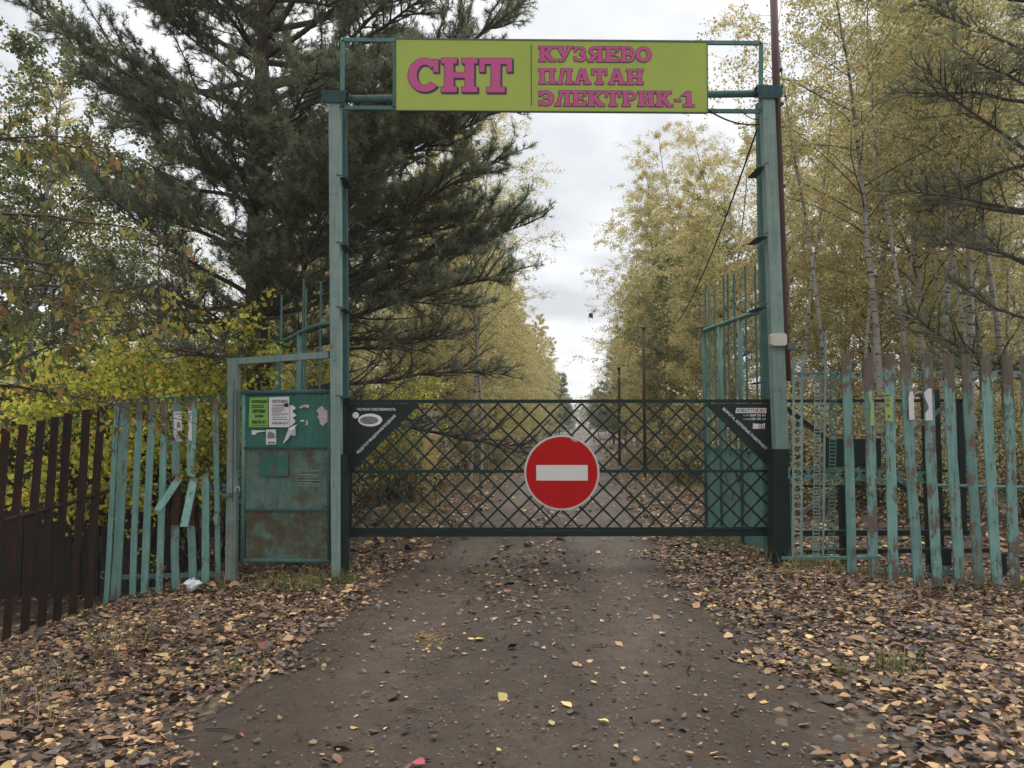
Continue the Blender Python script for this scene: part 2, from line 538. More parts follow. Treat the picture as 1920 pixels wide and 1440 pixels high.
def grid_axis(parts):
    a = []
    for lo, hi, st in parts:
        a += list(np.arange(lo, hi - 1e-6, st))
    a.append(parts[-1][1])
    return np.array(a)

gx = grid_axis([(-400, -60, 34), (-60, -12, 2), (-12, 12, 0.14), (12, 60, 2), (60, 400, 34)])
gy = grid_axis([(-60, 0, 6), (0, 2, 0.5), (2, 16, 0.14), (16, 40, 0.5), (40, 160, 3), (160, 900, 40)])
X, Y = np.meshgrid(gx, gy)
Z = hgt(X, Y)
v = np.stack([X.ravel(), Y.ravel(), Z.ravel()], 1)
nx, ny = len(gx), len(gy)
ii, jj = np.meshgrid(np.arange(nx - 1), np.arange(ny - 1))
k0 = (jj * nx + ii).ravel()
f = np.stack([k0, k0 + 1, k0 + nx + 1, k0 + nx], 1)
ground = link_mesh('ground', np_mesh('ground', v, f, M['soil'], smooth=True))
tag(ground, 'brown forest floor with leaf mould either side of the road', None, None, 'structure')

ry = grid_axis([(-6, 2, 0.5), (2, 14, 0.09), (14, 40, 0.3), (40, 152, 2)])
nc = 46
tt = np.linspace(-1, 1, nc)
RX = road_x(ry)[:, None] + tt[None, :] * (road_hw(ry)[:, None] + 0.12)
RY = np.repeat(ry[:, None], nc, 1)
edge = np.abs(tt)[None, :]
fine = 0.004 * np.sin(RX * 31 + 4 * np.sin(RY * 11)) * np.sin(RY * 27 + 3 * np.sin(RX * 19)) + 0.008 * np.sin(RX * 17 + 3 * np.sin(RY * 6)) * np.sin(RY * 13 + 2 * np.sin(RX * 9))
RZ = hgt(RX, RY) + 0.014 + fine - 0.035 * sstep(0.86, 1.0, edge)
v = np.stack([RX.ravel(), RY.ravel(), RZ.ravel()], 1)
ii, jj = np.meshgrid(np.arange(nc - 1), np.arange(len(ry) - 1))
k0 = (jj * nc + ii).ravel()
dd = np.abs(RX - road_x(RY)).ravel()
wob_ = (0.5 + 0.5 * np.sin(RX * 2.7 + 2.2 * np.sin(RY * 1.3)) * np.sin(RY * 1.9 + 1.5 * np.sin(RX * 2.2))).ravel()
packed = np.exp(-((dd - 0.82) / 0.34) ** 2)                      # the two wheel tracks: bare packed grey dirt
humus = sstep(1.05, 1.55, dd + 0.25 * wob_)                       # leaf mould mixed in along the edges
mid_ = np.exp(-(dd / 0.36) ** 2) * (0.4 + 0.6 * wob_)
tone = np.ones((len(dd), 3)) * (0.92 + 0.22 * packed - 0.22 * humus - 0.18 * mid_)[:, None]
tone *= 1 + (humus + 0.6 * mid_)[:, None] * np.array([0.06, -0.02, -0.10])
road = link_mesh('dirt_road', np_mesh('dirt_road', v, np.stack([k0, k0 + 1, k0 + nc + 1, k0 + nc], 1), M['dirt'], tone, smooth=True))
tag(road, 'packed grey brown dirt road running under the gate', None, None, 'structure')

def ground_z(x, y):
    return float(hgt(x, y))

# ------------------------------------------------------------------ trees: generators
class TB:
    """batch of tapered tubes, numpy"""
    def __init__(self): self.v, self.f, self.n = [], [], 0
    def tube(self, P, R, n=5):
        P = np.asarray(P); R = np.asarray(R)
        D = np.gradient(P, axis=0)
        D /= np.linalg.norm(D, axis=1)[:, None] + 1e-9
        ref = np.array([0.36, 0.83, 0.42]) if abs(D[0, 2]) > 0.6 else np.array([0.2, 0.25, 0.95])
        S = np.cross(D, ref); S /= np.linalg.norm(S, axis=1)[:, None] + 1e-9
        U = np.cross(S, D)
        a = np.linspace(0, 2 * np.pi, n, endpoint=False)
        ring = P[:, None, :] + R[:, None, None] * (np.cos(a)[None, :, None] * S[:, None, :] + np.sin(a)[None, :, None] * U[:, None, :])
        k = len(P)
        i, j = np.meshgrid(np.arange(n), np.arange(k - 1))
        i, j = i.ravel(), j.ravel()
        i2 = (i + 1) % n
        self.f.append(np.stack([j*n+i, j*n+i2, (j+1)*n+i2, (j+1)*n+i], 1) + self.n)
        self.v.append(ring.reshape(-1, 3)); self.n += k * n
    def mesh(self, name, m, smooth=True):
        return np_mesh(name, np.concatenate(self.v), np.concatenate(self.f), m, smooth=smooth)

def grow(r, p, d, L, seg, wander, trop=(0, 0, 0)):
    p = np.array(p, float); d = np.array(d, float); d /= np.linalg.norm(d)
    pts = [p.copy()]
    tr = np.array(trop)
    for _ in range(seg):
        d = d + r.normal(0, wander, 3) + tr
        d /= np.linalg.norm(d)
        p = p + d * L / seg
        pts.append(p.copy())
    return np.array(pts)

def on(P, t):
    k = t * (len(P) - 1); i = min(int(k), len(P) - 2)
    return P[i] + (P[i+1] - P[i]) * (k - i)

def leaf_cloud(r, C, size, cols, weights, hang=0.4, asp=0.42):
    """one folded four-cornered leaf at each centre"""
    N = len(C)
    a = r.normal(0, 1, (N, 3)); a[:, 2] -= hang * 1.6
    a /= np.linalg.norm(a, axis=1)[:, None]
    b = np.cross(a, r.normal(0, 1, (N, 3))); b /= np.linalg.norm(b, axis=1)[:, None]
    n_ = np.cross(a, b)
    s = (size * r.uniform(0.65, 1.3, N))[:, None]
    fold = r.uniform(-0.12, 0.25, N)[:, None] * s
    p0 = C - a * s * 0.5; p2 = C + a * s * 0.55
    p1 = C + b * s * asp + n_ * fold - a * s * 0.06; p3 = C - b * s * asp + n_ * fold - a * s * 0.06
    v = np.stack([p0, p1, p2, p3], 1).reshape(-1, 3)
    f = np.arange(4 * N).reshape(N, 4)
    idx = r.choice(len(cols), N, p=np.array(weights) / np.sum(weights))
    c = np.array(cols)[idx] * r.uniform(0.75, 1.25, (N, 1)) * (1 + r.normal(0, 0.06, (N, 3)))
    return v, f, np.repeat(np.clip(c, 0.004, 0.9), 4, axis=0)

GOLD = [(0.50, 0.40, 0.165), (0.45, 0.38, 0.175), (0.38, 0.35, 0.17), (0.30, 0.305, 0.15), (0.44, 0.30, 0.15), (0.20, 0.215, 0.11)]
W_GOLD = [2, 3.4, 3.4, 3, 0.6, 1.6]
W_MIX = [1.6, 2.6, 3.2, 3.2, 0.5, 1.6]
W_GREEN = [0.2, 0.8, 2, 4, 0.2, 5]
PALE = [(0.42, 0.30, 0.12), (0.36, 0.28, 0.10), (0.30, 0.27, 0.12), (0.22, 0.22, 0.10)]
YG = [(0.62, 0.53, 0.09), (0.54, 0.50, 0.09), (0.42, 0.44, 0.08), (0.22, 0.27, 0.06), (0.52, 0.32, 0.08), (0.12, 0.16, 0.045)]

def birch(seed, H, r0, start=0.22, nb=52, nleaf=20000, size=0.05, spread=0.26, weights=W_GOLD, cols=GOLD, lean=(0, 0, 0), droop=0.055, bare=0.0):
    """returns trunk mesh and crown mesh (twigs + leaves), base at the origin"""
    r = np.random.default_rng(seed)
    tr = TB(); tw = TB()
    T = grow(r, (0, 0, -0.15), (lean[0], lean[1], 1), H, 16, 0.035, (lean[0] * -0.02, lean[1] * -0.02, 0.03))
    rt = r0 * (1 - np.linspace(0, 1, len(T)) ** 1.1 * 0.93)
    rt[0] *= 1.3
    tr.tube(T, rt, 8)
    anchors = []
    az = r.uniform(0, 6.28)
    for i in range(nb):
        t = start + (0.985 - start) * (i + r.uniform(0, 1)) / nb
        p = on(T, t)
        az += 2.4 + r.normal(0, 0.4)
        el = math.radians(r.uniform(28, 58))
        k = (t - start) / (1 - start)
        L = H * spread * (math.sin(math.pi * (0.2 + 0.8 * k) ** 0.9) ** 0.8 * 0.85 + 0.18) * r.uniform(0.7, 1.15)
        d = (math.cos(az) * math.cos(el), math.sin(az) * math.cos(el), math.sin(el))
        B = grow(r, p, d, L, 7, 0.10, (0, 0, -droop))
        rb = max(0.006, r0 * 0.30 * (1 - t * 0.75))
        tw.tube(B, rb * (1 - np.linspace(0, 1, 8) * 0.85), 4)
        for _ in range(int(5 + L * 2.2)):
            s = r.uniform(0.2, 1.0)
            q = on(B, s)
            a2 = az + r.normal(0, 0.9); e2 = r.uniform(-0.35, 0.75)
            S = grow(r, q, (math.cos(a2) * math.cos(e2), math.sin(a2) * math.cos(e2), math.sin(e2)), L * r.uniform(0.18, 0.42), 4, 0.16, (0, 0, -droop * 3.2))
            tw.tube(S, rb * 0.28 * np.array([1, .8, .6, .45, .3]), 3)
            anchors.append(S)
    A = np.array(anchors)                                  # (n, 5, 3)
    keep = r.uniform(0, 1, len(A)) > bare
    A = A[keep]
    i = r.integers(0, len(A), nleaf); t = r.uniform(0.1, 1.0, nleaf) * 4
    k = np.minimum(t.astype(int), 3)
    C = A[i, k] + (A[i, k + 1] - A[i, k]) * (t - k)[:, None] + r.normal(0, 0.055, (nleaf, 3))
    lv, lf, lc = leaf_cloud(r, C, size, cols, weights)
    tv = np.concatenate(tw.v); tf = np.concatenate(tw.f)
    return (np_mesh('trunk', np.concatenate(tr.v), np.concatenate(tr.f), M['bark_birch'], smooth=True),
            np_mesh('limbs', tv, tf, M['bark_twig'], smooth=True),
            np_mesh('crown', lv, lf, M['leaf'], lc))

def needles(r, P, D, n, L, wd, cols):
    """tufts of n needles at points P around directions D"""
    N = len(P)
    d = np.repeat(D, n, 0) * r.uniform(0.25, 1.1, (N * n, 1)) + r.normal(0, 0.62, (N * n, 3))
    d /= np.linalg.norm(d, axis=1)[:, None]
    s = np.cross(d, r.normal(0, 1, (N * n, 3))); s /= np.linalg.norm(s, axis=1)[:, None]
    p = np.repeat(P, n, 0) - np.repeat(D, n, 0) * r.uniform(0, 0.07, (N * n, 1))
    ln = L * r.uniform(0.7, 1.2, (N * n, 1))
    v = np.stack([p - s * wd / 2, p + s * wd / 2, p + d * ln], 1).reshape(-1, 3)
    f = np.arange(3 * N * n).reshape(-1, 3)
    c = np.array(cols)[r.integers(0, len(cols), N)] * r.uniform(0.7, 1.3, (N, 1))
    return v, f, np.repeat(c, 3 * n, 0)

PINE = [(0.130, 0.165, 0.105), (0.160, 0.195, 0.125), (0.105, 0.135, 0.088), (0.180, 0.195, 0.115), (0.17, 0.14, 0.08)]

def pine(seed, H, r0, z0, branches, n_need=20, L=0.095, wd=0.008, bark_m=None, density=1.0, top_fn=None, lean=(0, 0)):
    """branches: list of (height, azimuth, elevation, length, foliage 0..1)"""
    r = np.random.default_rng(seed)
    tr = TB(); tw = TB()
    T = grow(r, (0, 0, -0.2), (lean[0], lean[1], 1), H + 0.2, 14, 0.018, (0, 0, 0.03))
    rt = r0 * (1 - np.linspace(0, 1, len(T)) * 0.85); rt[0] *= 1.25
    tr.tube(T, rt, 10)
    PP, DD = [], []
    for (z, az, el, Lb, fo) in branches:
        p = on(T, min(0.99, (z + 0.2) / (H + 0.2)))
        d = np.array((math.cos(az) * math.cos(el), math.sin(az) * math.cos(el), math.sin(el)))
        seg = 9
        B = grow(r, p, d, Lb, seg, 0.085, (0, 0, 0.022 if fo > 0.3 else 0.0))
        rb = 0.017 + 0.011 * Lb
        tw.tube(B, rb * (1 - np.linspace(0, 1, seg + 1) * 0.88), 5)
        ns = int(6 + Lb * 6.0)
        for q in range(ns):
            s = 0.22 + 0.78 * ((q + r.uniform(0, 1)) / ns) ** 0.75
            pt = on(B, s)
            i = min(int(s * seg), seg - 1)
            bd = B[i + 1] - B[i]; bd /= np.linalg.norm(bd)
            side = np.cross(bd, (0, 0, 1)); side /= np.linalg.norm(side) + 1e-6
            sg = 1 if q % 2 else -1
            sd = bd * r.uniform(0.5, 1.0) + side * sg * r.uniform(0.5, 1.0) + np.array((0, 0, r.normal(0.12, 0.25)))
            Ls = (Lb * (0.20 * (1.05 - s) + 0.055) + 0.30) * r.uniform(0.7, 1.35)
            S = grow(r, pt, sd, Ls, 5, 0.14, (0, 0, 0.05 * fo - 0.01))
            tw.tube(S, rb * 0.33 * np.array([1, .85, .7, .55, .4, .25]), 3)
            nt = int((3 + Ls * 13) * density)
            for g in range(nt):
                s2 = r.uniform(0.15, 1.0)
                pq = on(S, s2)
                i2 = min(int(s2 * 5), 4)
                sd2 = S[i2 + 1] - S[i2]; sd2 = sd2 / np.linalg.norm(sd2)
                td = sd2 * 0.6 + r.normal(0, 0.5, 3) + np.array((0, 0, 0.45)); td /= np.linalg.norm(td)
                lt = r.uniform(0.05, 0.24)
                e = pq + td * lt
                if g % 2 == 0 or fo < 0.3:
                    tw.tube(np.array([pq, (pq + e) / 2 + r.normal(0, 0.008, 3), e]), np.array([0.005, 0.004, 0.003]), 3)
                if r.uniform() < fo:
                    PP.append(e); DD.append(td)
                    if r.uniform() < 0.5:
                        PP.append(pq + td * lt * 0.55); DD.append(td)
    nv, nf, ncol = needles(r, np.array(PP), np.array(DD), n_need, L, wd, PINE)
    return (tr.mesh('trunk', bark_m or M['bark_pine']), tw.mesh('limbs', M['bark_limb']),
            np_mesh('crown', nv, nf, M['needle'], ncol), len(PP))

def spruce(seed, H, r0, n_need=26):
    r = np.random.default_rng(seed)
    br = []
    z = 0.6
    az = 0
    while z < H - 0.15:
        k = 1 - z / H
        for q in range(5):
            az += 1.2566 + r.normal(0, 0.2)
            br.append((z, az, math.radians(-8 + 30 * (1 - k)), 0.15 + 0.30 * H * k * r.uniform(0.75, 1.1), 0.95))
        az += 0.6
        z += 0.30 + 0.25 * k
    return pine(seed + 1, H, r0, 0, br, n_need, 0.05, 0.012, density=0.8)

def shrub(seed, R, H, nst, nleaf, size, cols, weights, hang=0.2, bare=0.3):
    r = np.random.default_rng(seed)
    tw = TB(); A = []
    for i in range(nst):
        az = r.uniform(0, 6.28); el = math.radians(r.uniform(64, 88))
        B = grow(r, (r.normal(0, R * 0.22), r.normal(0, R * 0.22), -0.1), (math.cos(az) * math.cos(el), math.sin(az) * math.cos(el), math.sin(el)), H * r.uniform(0.6, 1.1), 8, 0.10, (0, 0, 0.0))
        tw.tube(B, r.uniform(0.008, 0.02) * (1 - np.linspace(0, 1, 9) * 0.8), 4)
        for j in range(11):
            s = r.uniform(bare, 1.0)
            a2 = r.uniform(0, 6.28); e2 = r.uniform(-0.2, 0.9)
            S = grow(r, on(B, s), (math.cos(a2) * math.cos(e2), math.sin(a2) * math.cos(e2), math.sin(e2)), R * r.uniform(0.3, 0.85), 4, 0.2, (0, 0, -0.05))
            tw.tube(S, 0.006 * np.array([1, .8, .6, .45, .3]), 3)
            A.append(S)
    A = np.array(A)
    i = r.integers(0, len(A), nleaf); t = r.uniform(0.05, 1, nleaf) * 4; k = np.minimum(t.astype(int), 3)
    C = A[i, k] + (A[i, k + 1] - A[i, k]) * (t - k)[:, None] + r.normal(0, 0.05, (nleaf, 3))
    lv, lf, lc = leaf_cloud(r, C, size, cols, weights, hang)
    return tw.mesh('stems', M['bark_twig']), np_mesh('foliage', lv, lf, M['leaf'], lc)

def make_tree(name, meshes, loc, label, cat, group=None, rz=0.0, sc=1.0):
    t = empty(name, loc, label, cat, group)
    t.rotation_euler = (0, 0, rz); t.scale = (sc, sc, sc)
    nm = ['trunk', 'limbs', 'crown'] if len(meshes) == 3 else ['stems', 'foliage']
    for a, me in zip(nm, meshes):
        o = link_mesh(a, me, t)
        if a in ('crown', 'foliage', 'stems', 'limbs'): o['kind'] = 'stuff'
    return t

R0 = np.random.default_rng(7)

# the large pine behind the wicket
def big_pine_branches():
    r = np.random.default_rng(41)
    br = []
    # dead and half bare limbs low down (the long brown ones reach to the right)
    br += [(2.15, math.radians(-6), math.radians(7), 4.6, 0.06), (2.35, math.radians(-38), math.radians(8), 3.6, 0.12),
           (2.6, math.radians(10), math.radians(14), 4.2, 0.15), (2.2, math.radians(150), math.radians(6), 3.0, 0.1),
           (2.9, math.radians(-85), math.radians(6), 2.8, 0.2), (3.1, math.radians(40), math.radians(10), 3.4, 0.2),
           (2.4, math.radians(205), math.radians(4), 2.4, 0.05)]
    for z_, a_, L_ in ((3.9, -30, 3.9), (4.2, 12, 4.3), (4.5, -48, 3.6), (4.7, -10, 4.6), (5.0, 30, 4.2), (5.2, -34, 4.0), (5.5, 4, 4.7), (5.8, -22, 4.5), (6.0, 36, 4.0),
                      (6.2, -50, 3.4), (6.4, 10, 4.3), (6.7, -15, 4.1), (7.2, 20, 3.8), (7.8, -8, 3.7), (4.0, 40, 3.6)):
        br.append((z_, math.radians(a_), math.radians(r.uniform(2, 16)), L_, 0.95))
    z = 3.1
    az = 0.3
    while z < 12.6:
        n = 5
        for q in range(n):
            az += 2 * math.pi / n + r.normal(0, 0.22)
            right = math.cos(az)
            L = (3.2 + 0.8 * abs(right) + 0.2 * right) * r.uniform(0.72, 1.12)
            if z > 8: L *= 1 - (z - 8) * 0.10
            if math.sin(az) < -0.55: L *= 0.62
            if right < -0.3 and 5.2 < z < 6.8: L *= 0.7
            if 3.6 < z < 7.2 and right > 0.5: L *= 1.15
            fo = (0.55 if z < 3.8 else 0.92) if right > 0.2 else (0.25 if z < 4.2 else 0.85)
            br.append((z + r.uniform(-0.2, 0.2), az, math.radians(r.uniform(4, 30)), L, fo))
        z += 0.44
        az += 0.4
    return br
bp = pine(41, 13.2, 0.24, 0, big_pine_branches(), 18, 0.105, 0.009, density=1.35)
p = at(490, 800, 13.0)
make_tree('pine_tree', bp[:3], (p.x, 13.0, ground_z(p.x, 13)), 'large dark pine with long limbs rising behind the small notice-covered gate', 'tree')

# young pines
def young_branches(seed, H, z0, Lm, fo=0.9, step=0.5):
    r = np.random.default_rng(seed); br = []; z = z0; az = r.uniform(0, 6)
    while z < H - 0.3:
        k = (z - z0) / (H - z0)
        for q in range(5):
            az += 1.2566 + r.normal(0, 0.25)
            br.append((z, az, math.radians(r.uniform(5, 30)), Lm * (1.05 - k) * r.uniform(0.75, 1.1) + 0.2, fo if k > 0.12 else fo * 0.4))
        z += step; az += 0.5
    return br
yp = [pine(61, 9.0, 0.11, 0, young_branches(61, 9.0, 1.0, 2.3), 16, 0.10, 0.014, M['bark_pine_red'], 0.9)[:3],
      pine(62, 11.0, 0.13, 0, young_branches(62, 11.0, 3.5, 2.4), 16, 0.10, 0.014, M['bark_pine_red'], 0.9)[:3]]
sp = spruce(71, 8.0, 0.12)[:3]

# birches
bz = [birch(11, 13.5, 0.085, 0.24, 56, 23000, 0.052, 0.23),
      birch(12, 12.0, 0.075, 0.28, 50, 24000, 0.050, 0.21, W_MIX, lean=(0.06, 0.02, 0)),
      birch(13, 14.5, 0.085, 0.30, 58, 19000, 0.052, 0.21, lean=(-0.05, 0.03, 0)),
      birch(14, 10.5, 0.065, 0.18, 46, 20000, 0.056, 0.28, W_MIX),
      birch(15, 12.5, 0.080, 0.45, 40, 10000, 0.058, 0.24, W_MIX, lean=(0.1, 0, 0), bare=0.3),
      birch(16, 11.0, 0.060, 0.10, 52, 15000, 0.055, 0.27, [1, 1, 1, 1], PALE, bare=0.2),
      birch(17, 9.0, 0.060, 0.08, 50, 22000, 0.058, 0.30, [1, 2, 3, 3], [(0.24, 0.23, 0.08), (0.15, 0.17, 0.065), (0.10, 0.12, 0.05), (0.075, 0.09, 0.04)]),
      birch(18, 11.0, 0.070, 0.08, 70, 30000, 0.054, 0.165, W_GOLD),
      birch(19, 12.0, 0.045, 0.50, 30, 6000, 0.050, 0.16, W_MIX, lean=(0.08, 0.03, 0)),
      birch(20, 11.0, 0.065, 0.08, 70, 28000, 0.054, 0.17, W_MIX)]

def put(px, Yd, proto, name, label, cat='tree', group=None, rz=None, sc=1.0, x=None):
    X_ = (px - 960) / F * Yd if x is None else x
    return make_tree(name, proto, (X_, Yd, ground_z(X_, Yd)), label, cat, group, R0.uniform(0, 6.28) if rz is None else rz, sc)

# --- trees one can point at
put(1312, 30, bz[0], 'birch_tree', 'tall golden birch with the highest crown below the right end of the yellow sign', rz=0.4, sc=1.02)
put(1262, 31, bz[1], 'birch_tree', 'golden birch with a pale top just left of the diagonal cable', rz=1.7, sc=1.03)
put(1222, 34, bz[5], 'birch_tree', 'thin pale half-bare birch at the right edge of the sky gap', rz=2.2, sc=1.0)
put(1208, 41, bz[5], 'birch_tree', 'wispy pinkish birch leaning toward the road, second from the sky gap', rz=4.0, sc=0.9)
put(1150, 62, yp[0], 'pine_tree', 'small dark green pine beside the road at the foot of the sky gap', rz=1.0, sc=0.95)
put(1172, 52, yp[0], 'pine_tree', 'green pine behind the shorter of two brown poles', rz=2.6, sc=0.72)
put(1255, 26, bz[6], 'birch_tree', 'olive green leafy tree behind the taller brown pole', rz=0.2, sc=0.80)
put(1345, 24, bz[3], 'birch_tree', 'yellow birch behind the open right gate leaf', rz=3.0, sc=1.0)
put(1395, 27, bz[2], 'birch_tree', 'tall yellow birch seen between gate leaf bars and right post', rz=3.0, sc=0.86)
put(1810, 17, bz[2], 'birch_tree', 'large white-trunked birch with thin top leaves near the right edge', rz=0.9, sc=1.10)
put(1735, 18.5, bz[0], 'birch_tree', 'large golden birch reaching the top edge right of the steel pole', rz=2.0, sc=1.06)
put(1625, 20, bz[0], 'birch_tree', 'bushy golden birch right of the pole, lower than its neighbours', rz=4.2, sc=0.92)
put(1545, 24, bz[3], 'birch_tree', 'short golden birch right beside the steel pole', rz=1.2, sc=0.98)
put(1655, 14.5, bz[4], 'birch_tree', 'slim birch with leaning white trunk just behind the right fence', rz=2.9, sc=0.92)
put(1765, 15.5, bz[4], 'birch_tree', 'slim white birch behind the flyers on the right fence', rz=5.4, sc=0.95)
put(1885, 16, bz[4], 'birch_tree', 'slim birch behind the rightmost pickets', rz=1.4, sc=1.0)
def edge_pine():
    r = np.random.default_rng(5); br = []
    for z in np.arange(2.2, 9.5, 0.95):
        for q in range(5):
            az = r.uniform(0, 6.28)
            br.append((z, az, math.radians(r.uniform(4, 18)), r.uniform(2.0, 3.3), 0.8))
    return br
ep = pine(81, 9.8, 0.15, 0, edge_pine(), 16, 0.09, 0.009, M['bark_pine_red'], 0.62)
put(2010, 12.5, ep[:3], 'pine_tree', 'pine with dark drooping boughs reaching in from the right edge', rz=0.6)
# left of the road
put(880, 21, bz[2], 'birch_tree', 'golden birch whose top shows under the sign beside the pine', rz=1.0, sc=0.80)
put(820, 24, bz[0], 'birch_tree', 'tall golden birch hidden behind the right side of the large pine', rz=2.0, sc=0.92)
put(888, 27, bz[7], 'birch_tree', 'golden birch right of the large pine, its top above the others', rz=1.5, sc=0.86)
put(932, 34, bz[7], 'birch_tree', 'golden birch second along the left side of the sky gap', rz=0.4, sc=0.84)
put(968, 43, bz[9], 'birch_tree', 'golden birch third along the left side of the sky gap', rz=3.4, sc=0.86)
put(1000, 55, bz[7], 'birch_tree', 'golden birch fourth along the left side of the sky gap', rz=5.0, sc=0.88)
put(1026, 70, bz[7], 'birch_tree', 'golden birch fifth along the left side of the sky gap', rz=0.3, sc=0.9)
put(1048, 88, yp[0], 'pine_tree', 'far green pine closing the left end of the road', rz=2.0, sc=0.86)
put(1105, 158, yp[1], 'pine_tree', 'far pine standing where the road ends', rz=2.0, sc=0.72)
put(1085, 150, bz[6], 'birch_tree', 'far olive tree standing where the road ends', rz=2.0, sc=0.75)
put(1122, 118, yp[0], 'pine_tree', 'far dark pine right of the end of the road', rz=5.0, sc=0.82)
put(905, 17.5, bz[4], 'birch_tree', 'white leaning birch trunk showing below the large pine boughs', rz=3.4, sc=0.62)
put(310, 19, bz[6], 'birch_tree', 'yellow-green tree left of the pine trunk', rz=0.4, sc=0.98)
put(350, 26, bz[0], 'birch_tree', 'yellow birch left of the pine, showing through its boughs', rz=0.9, sc=0.74)
put(60, 18, sp, 'spruce_tree', 'dark spruce above the yellow bushes by the left edge', rz=0.4, sc=1.0)
put(190, 21, sp, 'spruce_tree', 'dark spruce in the gap left of the large pine', rz=1.4, sc=0.86)
put(-60, 15, bz[6], 'birch_tree', 'olive green tree at the left edge behind the shed', rz=1.4, sc=0.95)
put(15, 14.6, bz[6], 'birch_tree', 'tall olive tree filling the upper left corner', rz=3.1, sc=1.22)
put(105, 19, bz[9], 'birch_tree', 'slim yellowish tree between the upper left corner and the pine', rz=0.7, sc=0.98)

# --- the stands behind, trees alike
G_R = 'golden birches in the stand behind the right fence'
G_L = 'birches in the wood left of the road'
def far_enough(x, y, pts, dmin):
    return all((x - a) ** 2 + (y - b) ** 2 > dmin ** 2 for a, b in pts)
pts = []
def where(x, y):
    px_ = 960 + F * x / y
    dep = 'nearer' if y < 26 else ('farther' if y < 42 else 'farthest')
    if px_ > 1905: w_ = 'at the right edge'
    elif px_ > 1700: w_ = 'above the flyers and end pickets'
    elif px_ > 1480: w_ = 'above the start of the right fence'
    elif px_ > 1300: w_ = 'behind the open right gate leaf'
    elif px_ > 1095: w_ = 'right of the road end'
    elif px_ > 900: w_ = 'left of the road end'
    elif px_ > 655: w_ = 'behind the left half of the barred gate'
    elif px_ > 440: w_ = 'behind the large pine trunk'
    else: w_ = 'above the left fence'
    return dep, w_
cnt = 0
while cnt < 36:
    y = R0.uniform(19, 62); xs = R0.uniform(0.0, 1.0)
    lo, hi = float(road_x(y)) + 3.4, 0.72 * y + 3
    x = lo + (hi - lo) * xs
    if not far_enough(x, y, pts, 1.5): continue
    pts.append((x, y)); cnt += 1
    k = int(R0.choice([0, 1, 2, 3, 4, 5, 6, 8, 9], p=[.15, .13, .15, .09, .14, .05, .04, .18, .07]))
    edge_d = x - float(road_x(y))
    if edge_d < 5.2: k = int(R0.choice([7, 9]))
    s = R0.uniform(0.78, 1.0) * (0.85 if edge_d < 5.2 else (0.85 if edge_d < 8 else 1.0))
    make_tree('birch_tree', bz[k], (x, y, ground_z(x, y)), 'slender yellowing birch of the %s trees %s' % where(x, y), 'tree', G_R, R0.uniform(0, 6.28), s)
cnt = 0
while cnt < 5:
    y = R0.uniform(24, 50); x = float(road_x(y)) + 5 + R0.uniform(0, 1) * (0.65 * y - 4)
    if not far_enough(x, y, pts, 1.6): continue
    pts.append((x, y)); cnt += 1
    make_tree('pine_tree', yp[1], (x, y, ground_z(x, y)), 'thin reddish pine of the %s trees %s' % where(x, y), 'tree', 'pines in the stand behind the right fence', R0.uniform(0, 6.28), R0.uniform(0.75, 1.1))
pts = []
cnt = 0
while cnt < 74:
    y = R0.uniform(17, 60); xs = R0.uniform(0, 1)
    hi, lo = float(road_x(y)) - 3.6, -0.70 * y - 2
    x = lo + (hi - lo) * xs
    if not far_enough(x, y, pts, 1.4): continue
    px_ = 960 + F * x / y
    if 95 < px_ < 245: continue
    pts.append((x, y)); cnt += 1
    k = int(R0.choice([0, 1, 2, 3, 4, 6], p=[.18, .2, .14, .2, .1, .18]))
    edge_d = float(road_x(y)) - x
    if edge_d < 5.4: k = int(R0.choice([7, 9, 7]))
    s = R0.uniform(0.7, 0.92) * (0.95 if edge_d < 5.4 else 0.82)
    if px_ < 480: s *= 0.62
    make_tree('birch_tree', bz[k], (x, y, ground_z(x, y)), 'yellow birch of the %s trees %s' % where(x, y), 'tree', G_L, R0.uniform(0, 6.28), s)
cnt = 0
while cnt < 12:
    y = R0.uniform(22, 75); x = float(road_x(y)) - 3.5 - R0.uniform(0, 1) * (0.5 * y - 3)
    px_ = 960 + F * x / y
    if px_ < 480 or not far_enough(x, y, pts, 1.6): continue
    pts.append((x, y)); cnt += 1
    make_tree('pine_tree', yp[0], (x, y, ground_z(x, y)), 'young green pine of the %s trees %s' % where(x, y), 'tree', 'young pines in the wood left of the road', R0.uniform(0, 6.28), R0.uniform(0.45, 0.8))
# close rows that make the walls of the avenue
ORD = ('first', 'second', 'third', 'fourth', 'fifth', 'sixth', 'seventh', 'eighth', 'ninth', 'tenth', 'eleventh', 'twelfth', 'thirteenth', 'fourteenth', 'fifteenth')
for k, yy in enumerate(np.arange(19.5, 64, 3.4)):
    x = float(road_x(yy)) - 3.45 - R0.uniform(0, 0.5)
    make_tree('birch_tree', (bz[7], bz[9], bz[7])[k % 3], (x, yy, ground_z(x, yy)), '%s slim yellow birch along the left side of the road beyond the gate' % ORD[k], 'tree', 'slim birches along the left of the road', R0.uniform(0, 6.28), R0.uniform(0.78, 0.96))
for k, yy in enumerate(np.arange(28, 66, 4.2)):
    x = float(road_x(yy)) + 4.0 + R0.uniform(0, 0.6)
    make_tree('birch_tree', (bz[9], bz[7], bz[5])[k % 3], (x, yy, ground_z(x, yy)), '%s slim birch along the right side of the road beyond the gate' % ORD[k], 'tree', 'slim birches along the right of the road', R0.uniform(0, 6.28), R0.uniform(0.85, 1.1))
